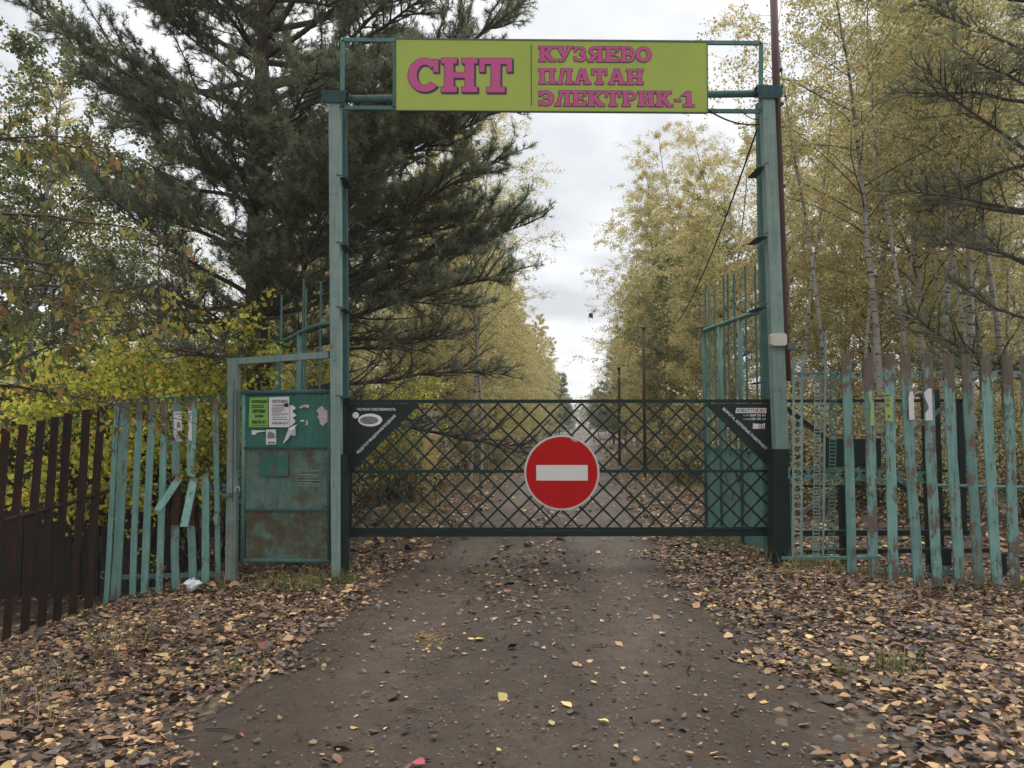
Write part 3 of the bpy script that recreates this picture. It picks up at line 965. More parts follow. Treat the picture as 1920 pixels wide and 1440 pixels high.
for k, px_ in enumerate((1478, 1510, 1548, 1582, 1618, 1650, 1690, 1728, 1760, 1795, 1835, 1868, 1902)):
    yy = 21.5 + 2.2 * (k * 7 % 5); x = (px_ - 960) / F * yy
    make_tree('birch_tree', (bz[7], bz[8], bz[2], bz[9], bz[8])[k % 5], (x, yy, ground_z(x, yy)), '%s thin birch counted from the steel pole behind the right fence' % ORD[k], 'tree', 'thin birches behind the right fence', R0.uniform(0, 6.28), min(1.3, 0.95 + 0.035 * k))
for k, (px_, yy) in enumerate(((1500, 16.5), (1560, 15.2), (1610, 17.4), (1680, 16.2), (1725, 14.4), (1790, 17.8), (1838, 14.8), (1905, 18.5))):
    x = (px_ - 960) / F * yy
    make_tree('birch_tree', bz[8], (x, yy, ground_z(x, yy)), '%s bare slim birch stem from the steel pole, close behind the right fence' % ORD[k], 'tree', 'bare slim birch stems behind the right fence', R0.uniform(0, 6.28), R0.uniform(0.85, 1.1))
# trees closing the end of the road
for k, (px_, yy) in enumerate(((1052, 150), (1066, 162), (1078, 170), (1092, 164), (1104, 172), (1116, 160), (1130, 150), (1098, 182))):
    x = (px_ - 960) / F * yy
    pr = (bz[9], yp[0], bz[6], bz[7])[k % 4]
    make_tree('pine_tree' if pr is yp[0] else 'birch_tree', pr, (x, yy, ground_z(x, yy)), ('tiny far pine' if pr is yp[0] else 'tiny far tree') + ' closing the end of the road, number %s from the left' % ('one', 'two', 'three', 'four', 'five', 'six', 'seven', 'eight')[k], 'tree', 'trees closing the end of the road', k * 1.3, 0.62 + 0.07 * (k % 3))
# rows along the far road
for k, yy in enumerate(np.arange(66, 150, 6.5)):
    for sgn in (-1, 1):
        x = float(road_x(yy)) + (3.5 + (k % 3) * 0.7 if sgn < 0 else 4.6 + (k % 3) * 0.9) * sgn
        pr = (bz[7], yp[0], bz[9])[(k + (sgn > 0)) % 3]
        isp = pr is yp[0]
        sd = 'right' if sgn > 0 else 'left'
        make_tree('pine_tree' if isp else 'birch_tree', pr, (x, yy, ground_z(x, yy)),
                  ('far pine in the row along the %s side of the road' if isp else 'far yellow birch in the row along the %s side of the road') % sd,
                  'tree', 'far trees along the %s side of the road' % sd, R0.uniform(0, 6.28), R0.uniform(0.85, 1.0) if sgn < 0 else R0.uniform(0.62, 0.82))

# undergrowth
sh = [shrub(21, 1.5, 3.0, 24, 15000, 0.060, YG, [3, 4, 3, 2, 0.8, 0.6], bare=0.62),
      shrub(22, 1.3, 2.2, 26, 2400, 0.06, GOLD, [1, 2, 3, 3, 1.5, 2]),
      shrub(23, 0.9, 1.8, 22, 1300, 0.055, GOLD, W_MIX),
      shrub(24, 1.6, 3.4, 22, 13000, 0.060, YG, [1, 2, 3, 4, 0.6, 3], bare=0.5)]
def bush(px, Yd, k, label, group=None, sc=1.0, x=None):
    X_ = (px - 960) / F * Yd if x is None else x
    make_tree('shrub', sh[k], (X_, Yd, ground_z(X_, Yd) - 0.05), label, 'shrub', group, R0.uniform(0, 6.28), sc)
bush(140, 13.6, 3, 'green-yellow bush above the dark plank fence at the left edge', sc=1.0)
bush(180, 12.6, 0, 'bright yellow-green bush above the leaning brown pickets', sc=1.25)
bush(320, 12.7, 0, 'bright yellow-green bush above the turquoise pickets', sc=1.35)
bush(395, 12.6, 3, 'yellow-green bush between the pickets and the pine trunk', sc=1.15)
bush(10, 16.4, 0, 'tall yellow-green bush behind the shed roof', sc=1.15)
bush(250, 14.5, 3, 'tall olive bush behind the yellow bushes', sc=1.2)
cnt = 0
while cnt < 34:
    y = R0.uniform(13.5, 34)
    sgn = 1 if cnt % 2 else -1
    x = float(road_x(y)) + sgn * (2.9 + R0.uniform(0, 1) ** 1.4 * 5.0)
    if x > 2.0 and y < 12.5: continue
    cnt += 1
    make_tree('shrub', sh[int(R0.choice([1, 2, 2]))], (x, y, ground_z(x, y) - 0.05),
              'low leafy brush by the %s edge of the road, %s' % ('right' if sgn > 0 else 'left', 'close behind the gate' if y < 17 else 'a little beyond the gate' if y < 21 else 'midway along' if y < 27 else 'far along'), 'shrub',
              'brush along the %s edge of the road' % ('right' if sgn > 0 else 'left'), R0.uniform(0, 6.28), R0.uniform(0.5, 0.95))
cnt = 0
while cnt < 34:
    y = R0.uniform(12.0, 24); x = R0.uniform(4.2, 0.68 * y + 1.5)
    if x < float(road_x(y)) + 3: continue
    cnt += 1
    make_tree('shrub', sh[int(R0.choice([1, 2]))], (x, y, ground_z(x, y) - 0.05), 'twiggy brush, %s, low %s' % (('in front' if y < 15 else 'in the middle' if y < 19 else 'at the back'), where(x, y)[1]), 'shrub',
              'brush behind the right fence', R0.uniform(0, 6.28), R0.uniform(0.6, 1.25))
cnt = 0
while cnt < 18:
    y = R0.uniform(13, 24); x = R0.uniform(-0.66 * y, -2.8)
    cnt += 1
    make_tree('shrub', sh[int(R0.choice([1, 3, 2]))], (x, y, ground_z(x, y) - 0.05), 'leafy brush, %s, low %s' % (('in front' if y < 16 else 'in the middle' if y < 20 else 'at the back'), where(x, y)[1]), 'shrub',
              'brush behind the left fence', R0.uniform(0, 6.28), R0.uniform(0.6, 1.0))

cnt = 0
while cnt < 44:
    y = R0.uniform(24, 46); sgn = 1 if cnt % 3 else -1
    x = R0.uniform(0.2 * y + 2, 0.74 * y) * sgn
    cnt += 1
    make_tree('shrub', sh[1], (x, y, ground_z(x, y) - 0.05), 'yellowish thicket deep in the wood %s' % where(x, y)[1], 'shrub',
              'thicket deep in the wood', R0.uniform(0, 6.28), R0.uniform(1.1, 1.7))

# leaning deciduous tree whose boughs hang in at the left edge
def overhang():
    r = np.random.default_rng(91)
    tr = TB(); tw = TB(); A = []
    base = np.array((0, 0, 0.0))
    T = grow(r, (0, 0, -0.1), (0.02, 0, 1), 6.0, 12, 0.03, (0, 0, 0.02))
    tr.tube(T, 0.10 * (1 - np.linspace(0, 1, 13) * 0.75), 8)
    for z, e, L, a in ((2.4, 25, 2.3, -8), (2.9, 12, 2.6, 10), (3.3, 22, 2.7, -20), (3.6, 4, 2.7, 4), (3.9, 14, 2.5, 18), (4.2, 0, 2.7, -12), (4.5, 10, 2.6, 6), (4.9, 5, 2.3, -5), (5.3, 15, 2.2, 10),
                        (3.1, 30, 2.0, 70), (4.0, 30, 2.0, -80), (4.6, 35, 2.0, 150), (5.0, 40, 1.8, 220)):
        el, azm = math.radians(e), math.radians(a)
        B = grow(r, on(T, min(0.99, (z + .1) / 6.1)), (math.cos(azm) * math.cos(el), math.sin(azm) * math.cos(el), math.sin(el)), L, 9, 0.10, (0, 0, -0.035))
        tw.tube(B, 0.022 * (1 - np.linspace(0, 1, 10) * 0.85), 5)
        for j in range(15):
            s = r.uniform(0.15, 1); a2 = azm + r.normal(0, 0.8); e2 = r.uniform(-0.7, 0.5)
            S = grow(r, on(B, s), (math.cos(a2) * math.cos(e2), math.sin(a2) * math.cos(e2), math.sin(e2)), r.uniform(0.3, 0.8), 4, 0.18, (0, 0, -0.10))
            tw.tube(S, 0.006 * np.array([1, .85, .7, .55, .4]), 3)
            A.append(S)
    A = np.array(A); N = 1700
    i = r.integers(0, len(A), N); t = r.uniform(0.1, 1, N) * 4; k = np.minimum(t.astype(int), 3)
    C = A[i, k] + (A[i, k + 1] - A[i, k]) * (t - k)[:, None] + r.normal(0, 0.035, (N, 3))
    C[:, 2] -= 0.03
    cols = [(0.10, 0.11, 0.04), (0.16, 0.155, 0.05), (0.25, 0.21, 0.06), (0.22, 0.12, 0.05), (0.06, 0.065, 0.03)]
    lv, lf, lc = leaf_cloud(r, C, 0.095, cols, [3, 3, 1.6, 1.2, 2.5], hang=1.1, asp=0.24)
    return tr.mesh('trunk', M['bark_twig']), tw.mesh('limbs', M['bark_twig']), np_mesh('crown', lv, lf, M['leaf'], lc)
make_tree('cherry_tree', overhang(), (-5.9, 6.9, ground_z(-5.9, 6.9)), 'broad-leaved tree with hanging leafy boughs in the upper left corner', 'tree')

# ------------------------------------------------------------------ entrance frame
YP = 8.9          # plane of the posts
YG = 9.14         # plane of the sliding gate
rnd = random.Random(3)
LB = ground_z(at(632, 1075, YP).x, YP); RB = ground_z(at(1455, 1045, YP).x, YP)
def xz(px, py, Y): p = at(px, py, Y); return p.x, p.z

frame = empty('entrance_frame', (0.5, YP, 0), 'tall teal steel portal of two flaking posts joined by a top tube', 'portal')
def vbox(top, bot, py_top, py_bot, z0, Yf, depth, name, m, parent, wear=0.0):
    """upright box section; top and bot give its left and right pixel columns at rows py_top and py_bot"""
    a, b = at(top[0], py_top, Yf), at(top[1], py_top, Yf)
    c, d = at(bot[0], py_bot, Yf), at(bot[1], py_bot, Yf)
    k = (z0 - c.z) / (a.z - c.z)
    c = c + (a - c) * k; d = d + (b - d) * k
    o = MB().prism([c, d, b, a], depth).build(name, m, parent)
    o['wear'] = wear
    return o
vbox((616, 636.5), (621, 638), 186, 1070, LB - 0.3, YP - 0.07, 0.14, 'post', M['teal_post'], frame, 0.12)
vbox((1430, 1453), (1452, 1476), 182, 760, RB - 0.3, YP - 0.07, 0.14, 'post', M['teal_post'], frame, 0.06)
YH = YG + 0.12
vbox((638, 648), (641, 651), 192, 600, LB - 0.3, YH, 0.09, 'hinge_column', M['cap'], frame, 0.0)
vbox((1420, 1431), (1428, 1446), 192, 606, RB - 0.3, YH, 0.09, 'hinge_column', M['teal_metal'], frame, 0.0)
# newer dark green guide posts of the sliding gate, low down
vbox((637, 650.5), (636, 649.5), 852, 1070, LB - 0.3, YP - 0.04, 0.16, 'guide_post', M['dark_green'], frame)
vbox((1450, 1480), (1450, 1484), 842, 1040, RB - 0.3, YP - 0.10, 0.20, 'guide_post', M['dark_green'], frame)
# top tube and angle caps
a, b = at(606, 186, YP), at(1466, 175, YP)
MB().tube([a, b], 0.042, 14).build('top_tube', M['teal_metal'], frame, True)
for (x0, x1, y0, y1) in ((601, 650, 169, 190), (1419, 1470, 159, 182)):
    p0, p1 = at(x0, y0, YP - 0.12), at(x1, y1, YP - 0.12)
    cp = MB()
    cp.box((p0.x, YP - 0.115, p0.z - 0.008), (p1.x, YP + 0.12, p0.z))
    cp.add([(p0.x, YP - 0.115, p0.z - 0.008), (p1.x, YP - 0.115, p0.z - 0.008), (p1.x - 0.03, YP - 0.10, p1.z), (p0.x + 0.03, YP - 0.10, p1.z)], [(0, 3, 2, 1)])
    cp.box((p0.x + 0.03, YP - 0.10, p1.z), (p1.x - 0.03, YP - 0.092, p0.z - 0.012))
    cp.build('cap', M['cap'], frame)
# small angle brackets tying post and hinge column
for side, xs, ys in ((0, 643, (330, 455, 575, 740)), (1, 1428, (310, 440, 572, 712))):
    for yy in ys:
        p = at(xs, yy, YP)
        s = 1 if side else -1
        k = MB()
        k.add([(p.x - 0.06, YP - 0.085, p.z - 0.04 - 0.02 * s), (p.x + 0.055, YP - 0.085, p.z - 0.02 + 0.02 * s),
               (p.x + 0.055, YP - 0.085, p.z - 0.004 + 0.02 * s), (p.x - 0.06, YP - 0.085, p.z - 0.024 - 0.02 * s)], [(0, 1, 2, 3)])
        k.box((p.x - 0.06, YP - 0.05, p.z - 0.035), (p.x + 0.05, YH + 0.01, p.z - 0.028))
        k.build('bracket', M['cap'], frame)

# ------------------------------------------------------------------ name sign
YS = YP - 0.06
sign = empty('name_sign', at(1035, 210, YS), 'wide yellow-green sign board with pink letters above the road', 'sign')
tl, tr_, br_, bl = at(742, 73, YS), at(1326, 79, YS), at(1327, 211, YS), at(742, 207, YS)
pan = MB().prism([bl, br_, tr_, tl], 0.018).build('panel', M['sign_yellow'], sign)
ed = MB()
for p, q in ((tl, tr_), (tr_, br_), (br_, bl), (bl, tl)):
    ed.bar(p + Vector((0, 0.012, 0)), q + Vector((0, 0.012, 0)), 0.012, 0.035)
ed.build('edge_profile', M['sign_edge'], sign)
# tube frame carrying the board
P4 = [at(642, 75, YS + 0.03), at(1427, 81, YS + 0.03), at(1426, 209, YS + 0.03), at(642, 202, YS + 0.03)]
for p, q in ((P4[0], P4[1]), (P4[1], P4[2]), (P4[2], P4[3]), (P4[3], P4[0])):
    MB().bar(p, q, 0.045, 0.03).build('frame_bar', M['teal_metal'], sign)
MB().bar(at(739, 78, YS + 0.03), at(739, 203, YS + 0.03), 0.03, 0.03).build('frame_bar', M['teal_metal'], sign)

def R(x0, y0, x1, y1): return ('r', x0, y0, x1, y1)
def L(x0, y0, x1, y1, w_): return ('l', x0, y0, x1, y1, w_)
def A(cx, cy, rx, ry, a0, a1, w_): return ('a', cx, cy, rx, ry, a0, a1, w_)
ST1, ST2 = R(.09, 0, .34, 1), R(.66, 0, .91, 1)
SL = [R(0, 0, .43, .16), R(0, .84, .43, 1)]
SR = [R(.57, 0, 1, .16), R(.57, .84, 1, 1)]
GL = {
 'Н': (1.06, [ST1, ST2, R(.34, .42, .66, .58)] + SL + SR),
 'И': (1.06, [ST1, ST2, L(.26, .16, .74, .84, .17)] + SL + SR),
 'П': (1.06, [ST1, ST2, R(0, .84, 1, 1), SL[0], SR[0]]),
 'Т': (.98, [R(.32, 0, .58, 1), R(0, .83, .9, 1), R(0, .6, .14, 1), R(.76, .6, .9, 1), R(.2, 0, .7, .16)]),
 'С': (.92, [A(.46, .5, .34, .40, 42, 318, .24), R(.70, .58, .84, .96)]),
 'О': (.98, [A(.46, .5, .34, .40, 0, 360, .24)]),
 'К': (1.04, [ST1, L(.30, .42, .74, .92, .19), L(.40, .56, .78, .08, .24), R(.56, .86, .92, 1), R(.60, 0, 1, .16)] + SL),
 'У': (1.0, [L(.17, .95, .48, .36, .24), L(.80, .95, .36, .08, .18), R(0, .86, .4, 1), R(.58, .86, .97, 1), R(.10, 0, .38, .17)]),
 'З': (.82, [A(.36, .72, .25, .19, 150, -90, .19), A(.36, .29, .29, .20, 90, -150, .20), R(.04, .64, .16, .96), R(.03, .06, .15, .36)]),
 'Я': (1.0, [R(.6, 0, .85, 1), A(.42, .70, .26, .21, 90, 270, .17), R(.40, .83, .7, 1), R(.40, .40, .7, .55), L(.48, .46, .2, .08, .22), R(.52, 0, .93, .16), R(0, 0, .36, .16), R(.6, .84, .93, 1)]),
 'Е': (.90, [ST1, R(0, .84, .8, 1), R(0, 0, .82, .16), R(.3, .43, .6, .58), R(.68, .66, .8, 1), R(.7, 0, .82, .34), R(.52, .36, .62, .65)]),
 'В': (.90, [ST1, A(.46, .72, .24, .20, 90, -90, .17), A(.48, .29, .28, .21, 90, -90, .18), R(0, .84, .48, 1), R(0, 0, .5, .16), R(.3, .43, .5, .58)]),
 'Л': (1.02, [L(.40, .95, .20, .10, .18), R(.6, 0, .85, 1), R(.25, .84, .93, 1), R(0, 0, .36, .16), R(.52, 0, .95, .16)]),
 'А': (1.06, [L(.46, .97, .17, .08, .17), L(.52, .97, .80, .08, .26), R(.28, .26, .7, .40), R(0, 0, .38, .15), R(.58, 0, 1, .15), R(.36, .86, .64, 1)]),
 'Э': (.94, [A(.42, .5, .34, .40, 140, -140, .24), R(.30, .43, .66, .57), R(.02, .62, .16, .96), R(.02, .04, .16, .36)]),
 'Р': (.92, [ST1, A(.48, .68, .27, .23, 90, -90, .18), R(0, .84, .5, 1), R(.3, .36, .5, .52), R(0, 0, .48, .16)]),
 '-': (.52, [R(.06, .34, .42, .50)]),
 '1': (.74, [R(.24, 0, .50, 1), R(.05, 0, .70, .16), L(.34, .90, .06, .70, .18)]),
}
def glyph(mb, ch, ox, oz, sx, sz, e, y, m, dx=0, dz=0):
    """strokes of one letter laid on the plane y, grown by e metres"""
    i = 0
    for s in GL[ch][1]:
        yy = y - 0.0003 * i; i += 1
        polys = []
        if s[0] == 'r':
            x0, z0, x1, z1 = ox + s[1]*sx - e, oz + s[2]*sz - e, ox + s[3]*sx + e, oz + s[4]*sz + e
            polys.append([(x0, z0), (x1, z0), (x1, z1), (x0, z1)])
        elif s[0] == 'l':
            a_ = Vector((ox + s[1]*sx, oz + s[2]*sz)); b_ = Vector((ox + s[3]*sx, oz + s[4]*sz))
            hw = s[5] * sx / 2 + e
            d = (b_ - a_).normalized()
            if a_.y > b_.y: a_, b_ = b_, a_
            # ends cut level so that the stroke sits between the slabs
            q = hw / max(0.35, abs(d.y))
            polys.append([(a_.x - q, a_.y - e), (a_.x + q, a_.y - e), (b_.x + q, b_.y + e), (b_.x - q, b_.y + e)])
        else:
            _, cx, cy, rx, ry, a0, a1, w_ = s
            n = 22
            hx, hz = w_ * sx / 2 + e, w_ * 0.82 * sz / 2 + e
            pr = None
            ext = 0 if abs(a1 - a0) == 360 else math.degrees(e / (rx * sx)) * (1 if a1 > a0 else -1)
            for k in range(n + 1):
                t = math.radians(a0 - ext + (a1 - a0 + 2 * ext) * k / n)
                c, sn = math.cos(t), math.sin(t)
                pi_ = (ox + cx*sx + (rx*sx - hx) * c, oz + cy*sz + (ry*sz - hz) * sn)
                po = (ox + cx*sx + (rx*sx + hx) * c, oz + cy*sz + (ry*sz + hz) * sn)
                if pr: polys.append([pr[0], pr[1], po, pi_])
                pr = (pi_, po)
        for pl in polys:
            ar = sum(pl[k][0] * pl[(k+1) % 4][1] - pl[(k+1) % 4][0] * pl[k][1] for k in range(4))
            if ar < 0: pl = pl[::-1]
            mb.add([(x + dx, yy, z + dz) for x, z in pl], [(0, 1, 2, 3)], m)

def slab_word(word, x0px, x1px, ytop, ybot, shadow):
    p0, p1 = at(x0px, ybot, YS), at(x1px, ytop, YS)
    tot = sum(GL[c][0] for c in word)
    sx = (p1.x - p0.x) / (tot - 0.05); sz = p1.z - p0.z
    x = p0.x
    slope = (tr_.z - tl.z) / (tr_.x - tl.x)
    for ch in word:
        mb = MB()
        z = p0.z + slope * (x - p0.x) * 0.6
        if shadow:
            glyph(mb, ch, x, z, sx, sz, 0.010, YS - 0.0012, 1, 0.014, -0.014)
        glyph(mb, ch, x, z, sx, sz, 0.0065 if not shadow else 0.007, YS - 0.0045, 1)
        glyph(mb, ch, x, z, sx, sz, 0.0, YS - 0.008, 0)
        mb.build('letter', [M['sign_pink'], M['sign_purple']], pan)
        x += GL[ch][0] * sx
slab_word('СНТ', 765, 962, 109, 173, True)
slab_word('КУЗЯЕВО', 1010, 1221, 87, 116, False)
slab_word('ПЛАТАН', 1010, 1206, 129, 158, False)
slab_word('ЭЛЕКТРИК-1', 1010, 1301, 170, 199, False)
MB().bar(at(996, 84, YS - 0.004), at(996.5, 198, YS - 0.004), 0.008, 0.004).build('dividing_line', M['sign_purple'], pan)

# ------------------------------------------------------------------ text helper
def text(body, x0, z0, x1, z1, y, m, parent, bold=0.012, name='lettering', ang=0.0, shear=0.0, keep=False):
    """flat lettering fitted in the box x0..x1, z0..z1 of the plane y (facing -y), turned by ang about its middle"""
    cu = bpy.data.curves.new('lettering', 'FONT')
    cu.body = body; cu.offset = bold; cu.resolution_u = 2; cu.shear = shear
    o = bpy.data.objects.new('lettering', cu)
    COL.objects.link(o)
    dg = bpy.context.evaluated_depsgraph_get()
    me = bpy.data.meshes.new_from_object(o.evaluated_get(dg))
    bpy.data.objects.remove(o)
    n = len(me.vertices)
    co = np.zeros(n * 3, dtype=np.float32); me.vertices.foreach_get('co', co); co = co.reshape(-1, 3)
    lo, hi = co.min(0), co.max(0)
    u = (co[:, 0] - lo[0]) / (hi[0] - lo[0]) - 0.5; v_ = (co[:, 1] - lo[1]) / max(1e-6, hi[1] - lo[1]) - 0.5
    u *= (x1 - x0); v_ *= (z1 - z0)
    c, s = math.cos(ang), math.sin(ang)
    cx, cz = (x0 + x1) / 2, (z0 + z1) / 2
    cen = Vector((cx, y, cz))
    new = np.stack([u * c - v_ * s, np.zeros(n), u * s + v_ * c], 1)
    me.vertices.foreach_set('co', new.astype(np.float32).ravel()); me.update()
    me.materials.clear(); me.materials.append(m)
    me.name = name
    o = link_mesh(name, me, parent)
    off = Vector(parent.location) + (Vector(parent.parent.location) if parent.parent else Vector())
    o.location = cen - off
    return o
def text_px(body, px0, py0, px1, py1, Y, m, parent, **kw):
    a_, b_ = at(px0, py1, Y), at(px1, py0, Y)
    return text(body, a_.x, a_.z, b_.x, b_.z, Y, m, parent, **kw)

# ------------------------------------------------------------------ sliding gate
gate = empty('sliding_gate', at(1050, 1005, YG), 'dark green barred sliding gate closed across the road', 'gate')
def gbar(name, p0, p1, w_, d_=0.05, m='dark_green', Y=YG):
    return MB().bar(at(*p0, Y), at(*p1, Y), w_, d_).build(name, M[m], gate)
gbar('top_rail', (653, 753), (1452, 752), 0.042)
gbar('bottom_rail', (653, 992), (1452, 990.5), 0.036)
gbar('guide_beam', (653, 1001), (1815, 998.5), 0.062, 0.07)
gbar('middle_rail', (659, 884), (1450, 883), 0.036, 0.04)
gbar('stile', (656.5, 757), (656.5, 989), 0.045)
gbar('stile', (1449, 757), (1449, 988), 0.045)
zt, zb = at(960, 757, YG).z, at(960, 989, YG).z
xl, xr = at(660, 870, YG).x, at(1446, 870, YG).x
H_ = zt - zb
pitch = (at(1000, 870, YG).x - at(960.6, 870, YG).x)
k = -40
xa = at(816, 760, YG).x
for k in range(-30, 32):
    for sg in (1, -1):
        # line x = xa + k*pitch + sg*(z - zt)
        x_t = xa + k * pitch
        zs = []
        p_top = [x_t, zt]; p_bot = [x_t + sg * (zb - zt), zb]
        a_, b_ = p_top, p_bot
        def clip(p, q):
            p, q = list(p), list(q)
            for lim, gt in ((xl, True), (xr, False)):
                pin = p[0] >= lim if gt else p[0] <= lim
                qin = q[0] >= lim if gt else q[0] <= lim
                if not pin and not qin: return None
                if pin != qin:
                    t = (lim - p[0]) / (q[0] - p[0]); r_ = [lim, p[1] + t * (q[1] - p[1])]
                    if pin: q = r_
                    else: p = r_
            return p, q
        c = clip(a_, b_)
        if not c: continue
        (x0, z0), (x1, z1) = c
        if abs(z0 - z1) < 0.06: continue
        yy = YG + (0.008 if sg > 0 else -0.006)
        MB().bar((x0, yy, z0), (x1, yy, z1), 0.022, 0.012).build('lattice_bar', M['dark_green'], gate)
yf = YG - 0.032
def tri(pts): 
    return MB().prism([at(*p, yf) for p in pts], 0.004).build('corner_plate', M['dark_green'], gate)
cpl = tri([(659, 878), (781, 757), (659, 757)])
cpr = tri([(1446, 873), (1446, 757), (1329, 757)])
gbar('corner_brace', (658, 881), (783, 757), 0.05, 0.03, Y=YG - 0.036)
gbar('corner_brace', (1446, 876), (1327, 757), 0.05, 0.03, Y=YG - 0.036)
yt = yf - 0.005
text_px('ЧАСТНАЯ СОБСТВЕННОСТЬ', 669, 765, 742, 770, yt, M['white_print'], cpl, bold=0.02)
text_px('ВЕДЕТСЯ ВИДЕОНАБЛЮДЕНИЕ', 656, 811, 756, 817, YG - 0.055, M['white_print'], cpl, bold=0.02, ang=math.radians(45))
text_px('ВОРОТА, КОТОРЫЕ РАБОТАЮТ', 1341, 801, 1452, 807.5, YG - 0.055, M['white_print'], cpr, bold=0.025, ang=math.radians(-43.5))
p0, p1 = at(1379, 774.5, yt), at(1437, 765, yt)
MB().prism([(p0.x, yt, p0.z), (p1.x, yt, p0.z), (p1.x, yt, p1.z), (p0.x + 0.01, yt, p1.z)], 0.002).build('logo_plate', M['white_print'], cpr)
text_px('VOROT', 1381, 766.2, 1407, 773.2, yt - 0.002, M['plastic_grey'], cpr, bold=0.03, shear=0.2)
text_px('TOK.RU', 1407.5, 766.2, 1435.5, 773.2, yt - 0.002, M['red_print'], cpr, bold=0.03, shear=0.2)
text_px('8 (495)', 1394, 777.5, 1406, 780.8, yt, M['white_print'], cpr, bold=0.0)
text_px('669 56 61', 1407, 776, 1435, 781, yt, M['white_print'], cpr, bold=0.03)
text_px('8 (985)', 1394, 784.6, 1406, 788, yt, M['white_print'], cpr, bold=0.0)
text_px('190 99 11', 1407, 783.2, 1435, 788, yt, M['white_print'], cpr, bold=0.03)
def disc(px, py, rx, ry, Y, th, m, parent, name, n=28):
    c = at(px, py, Y); q = at(px + rx, py + ry, Y); ax, az_ = abs(q.x - c.x), abs(q.z - c.z)
    return MB().prism([(c.x + ax * math.cos(2*math.pi*k/n), Y, c.z + az_ * math.sin(2*math.pi*k/n)) for k in range(n)], th).build(name, M[m], parent)
disc(667, 778.5, 6, 6, yt, 0.002, 'white_print', cpl, 'round_sticker')
disc(694, 787.5, 22.5, 12, yt, 0.002, 'white_print', cpl, 'oval_sticker')
disc(692, 788, 17, 7.5, yt - 0.002, 0.002, 'grey_print', cpl, 'oval_picture')
q = [at(1411.5, 804, yt), at(1434, 804, yt), at(1434.5, 793, yt), at(1431, 794.5, yt), at(1416, 794.5, yt), at(1412, 793, yt)]
MB().prism(q, 0.002).build('warning_sticker', M['white_print'], cpr)
c = at(1427.5, 799.5, yt)
ring = MB()
for k in range(20):
    a0, a1 = 2*math.pi*k/20, 2*math.pi*(k+1)/20
    ring.add([(c.x + r_*math.cos(a_), yt - 0.002, c.z + r_*math.sin(a_)) for r_, a_ in ((0.026, a0), (0.033, a0), (0.033, a1), (0.026, a1))], [(0, 1, 2, 3)])
ring.bar((c.x - 0.02, yt - 0.002, c.z + 0.02), (c.x + 0.02, yt - 0.002, c.z - 0.02), 0.005, 0.002)
ring.build('warning_symbol', M['red_print'], cpr)
pic = MB().bar((c.x - .003, yt - .0025, c.z + .016), (c.x + .003, yt - .0025, c.z - .004), .008, .001)
pic.bar((c.x, yt - .0025, c.z - .002), (c.x - .01, yt - .0025, c.z - .02), .005, .001).bar((c.x, yt - .003, c.z - .002), (c.x + .01, yt - .003, c.z - .02), .005, .001)
pic.build('walker_symbol', M['black_print'], cpr)
# catch at the left end, roller fittings
MB().box((at(649, 800, YG).x, YG - 0.09, at(0, 762, YG).z), (at(660, 800, YG).x, YG - 0.03, at(0, 748, YG).z)).build('top_catch', M['dark_green'], gate)
MB().box((at(648, 800, YG).x, YG - 0.09, at(0, 1008, YG).z), (at(660, 800, YG).x, YG - 0.03, at(0, 1001, YG).z)).build('bottom_catch', M['dark_green'], gate)
# counterweight tail behind the right fence
gbar('tail_top_rail', (1453, 752), (1804, 751), 0.036)
gbar('tail_middle_rail', (1453, 884), (1782, 883), 0.036, 0.04)
gbar('tail_stile', (1800.5, 749), (1806, 1004), 0.07)
gbar('tail_brace', (1474, 765), (1600, 862), 0.05, 0.03)
gbar('tail_brace', (1778, 757), (1505, 961), 0.05, 0.02, 'galv', Y=YG + 0.05)
gbar('tail_brace', (1680, 905), (1790, 980), 0.05, 0.03, Y=YG - 0.04)
gbar('tail_rail', (1480, 911), (1680, 912), 0.03, 0.04)
pl = [at(1548, 876, yf), at(1652, 876, yf), at(1652, 823, yf), at(1548, 823, yf)]
MB().prism(pl, 0.004).build('tail_plate', M['dark_green'], gate)

# roller posts and ground track behind the fence
rb = empty('roller_support', at(1756, 1050, YG + 0.12), 'dark green roller post and ground rail behind the right fence', 'gate support')
gz = ground_z(5, YG)
MB().box((at(1748, 800, YG + .1).x, YG + 0.08, gz - 0.1), (at(1762, 800, YG + .1).x, YG + 0.16, at(0, 731, YG + .1).z)).build('post', M['dark_green'], rb)
MB().box((at(1731, 800, YG + .1).x, YG + 0.08, gz - 0.1), (at(1743, 800, YG + .1).x, YG + 0.14, at(0, 745, YG + .1).z)).build('post', M['dark_green'], rb)
MB().box((at(1572, 800, YG + .1).x, YG + 0.08, gz - 0.1), (at(1584, 800, YG + .1).x, YG + 0.16, at(0, 905, YG + .1).z)).build('post', M['dark_green'], rb)
MB().bar(at(1505, 1034, YG), at(1864, 1031, YG), 0.05, 0.10).build('ground_rail', M['dark_green'], rb)
MB().box((at(1740, 800, YG + .1).x, YG - 0.03, at(0, 1062, YG).z), (at(1765, 800, YG + .1).x, YG + 0.075, at(0, 1037, YG).z)).build('rail_foot', M['dark_green'], rb)
MB().box((at(1855, 800, YG + .1).x, YG - 0.03, gz - 0.05), (at(1866, 800, YG + .1).x, YG + 0.06, at(0, 1037, YG).z)).build('rail_foot', M['dark_green'], rb)
MB().tube([at(1716, 741, YG - 0.06), at(1722, 738.5, YG - 0.06), at(1748, 739, YG - 0.06)], [0.012, 0.03, 0.03], 10).build('roller', M['plastic_grey'], rb)

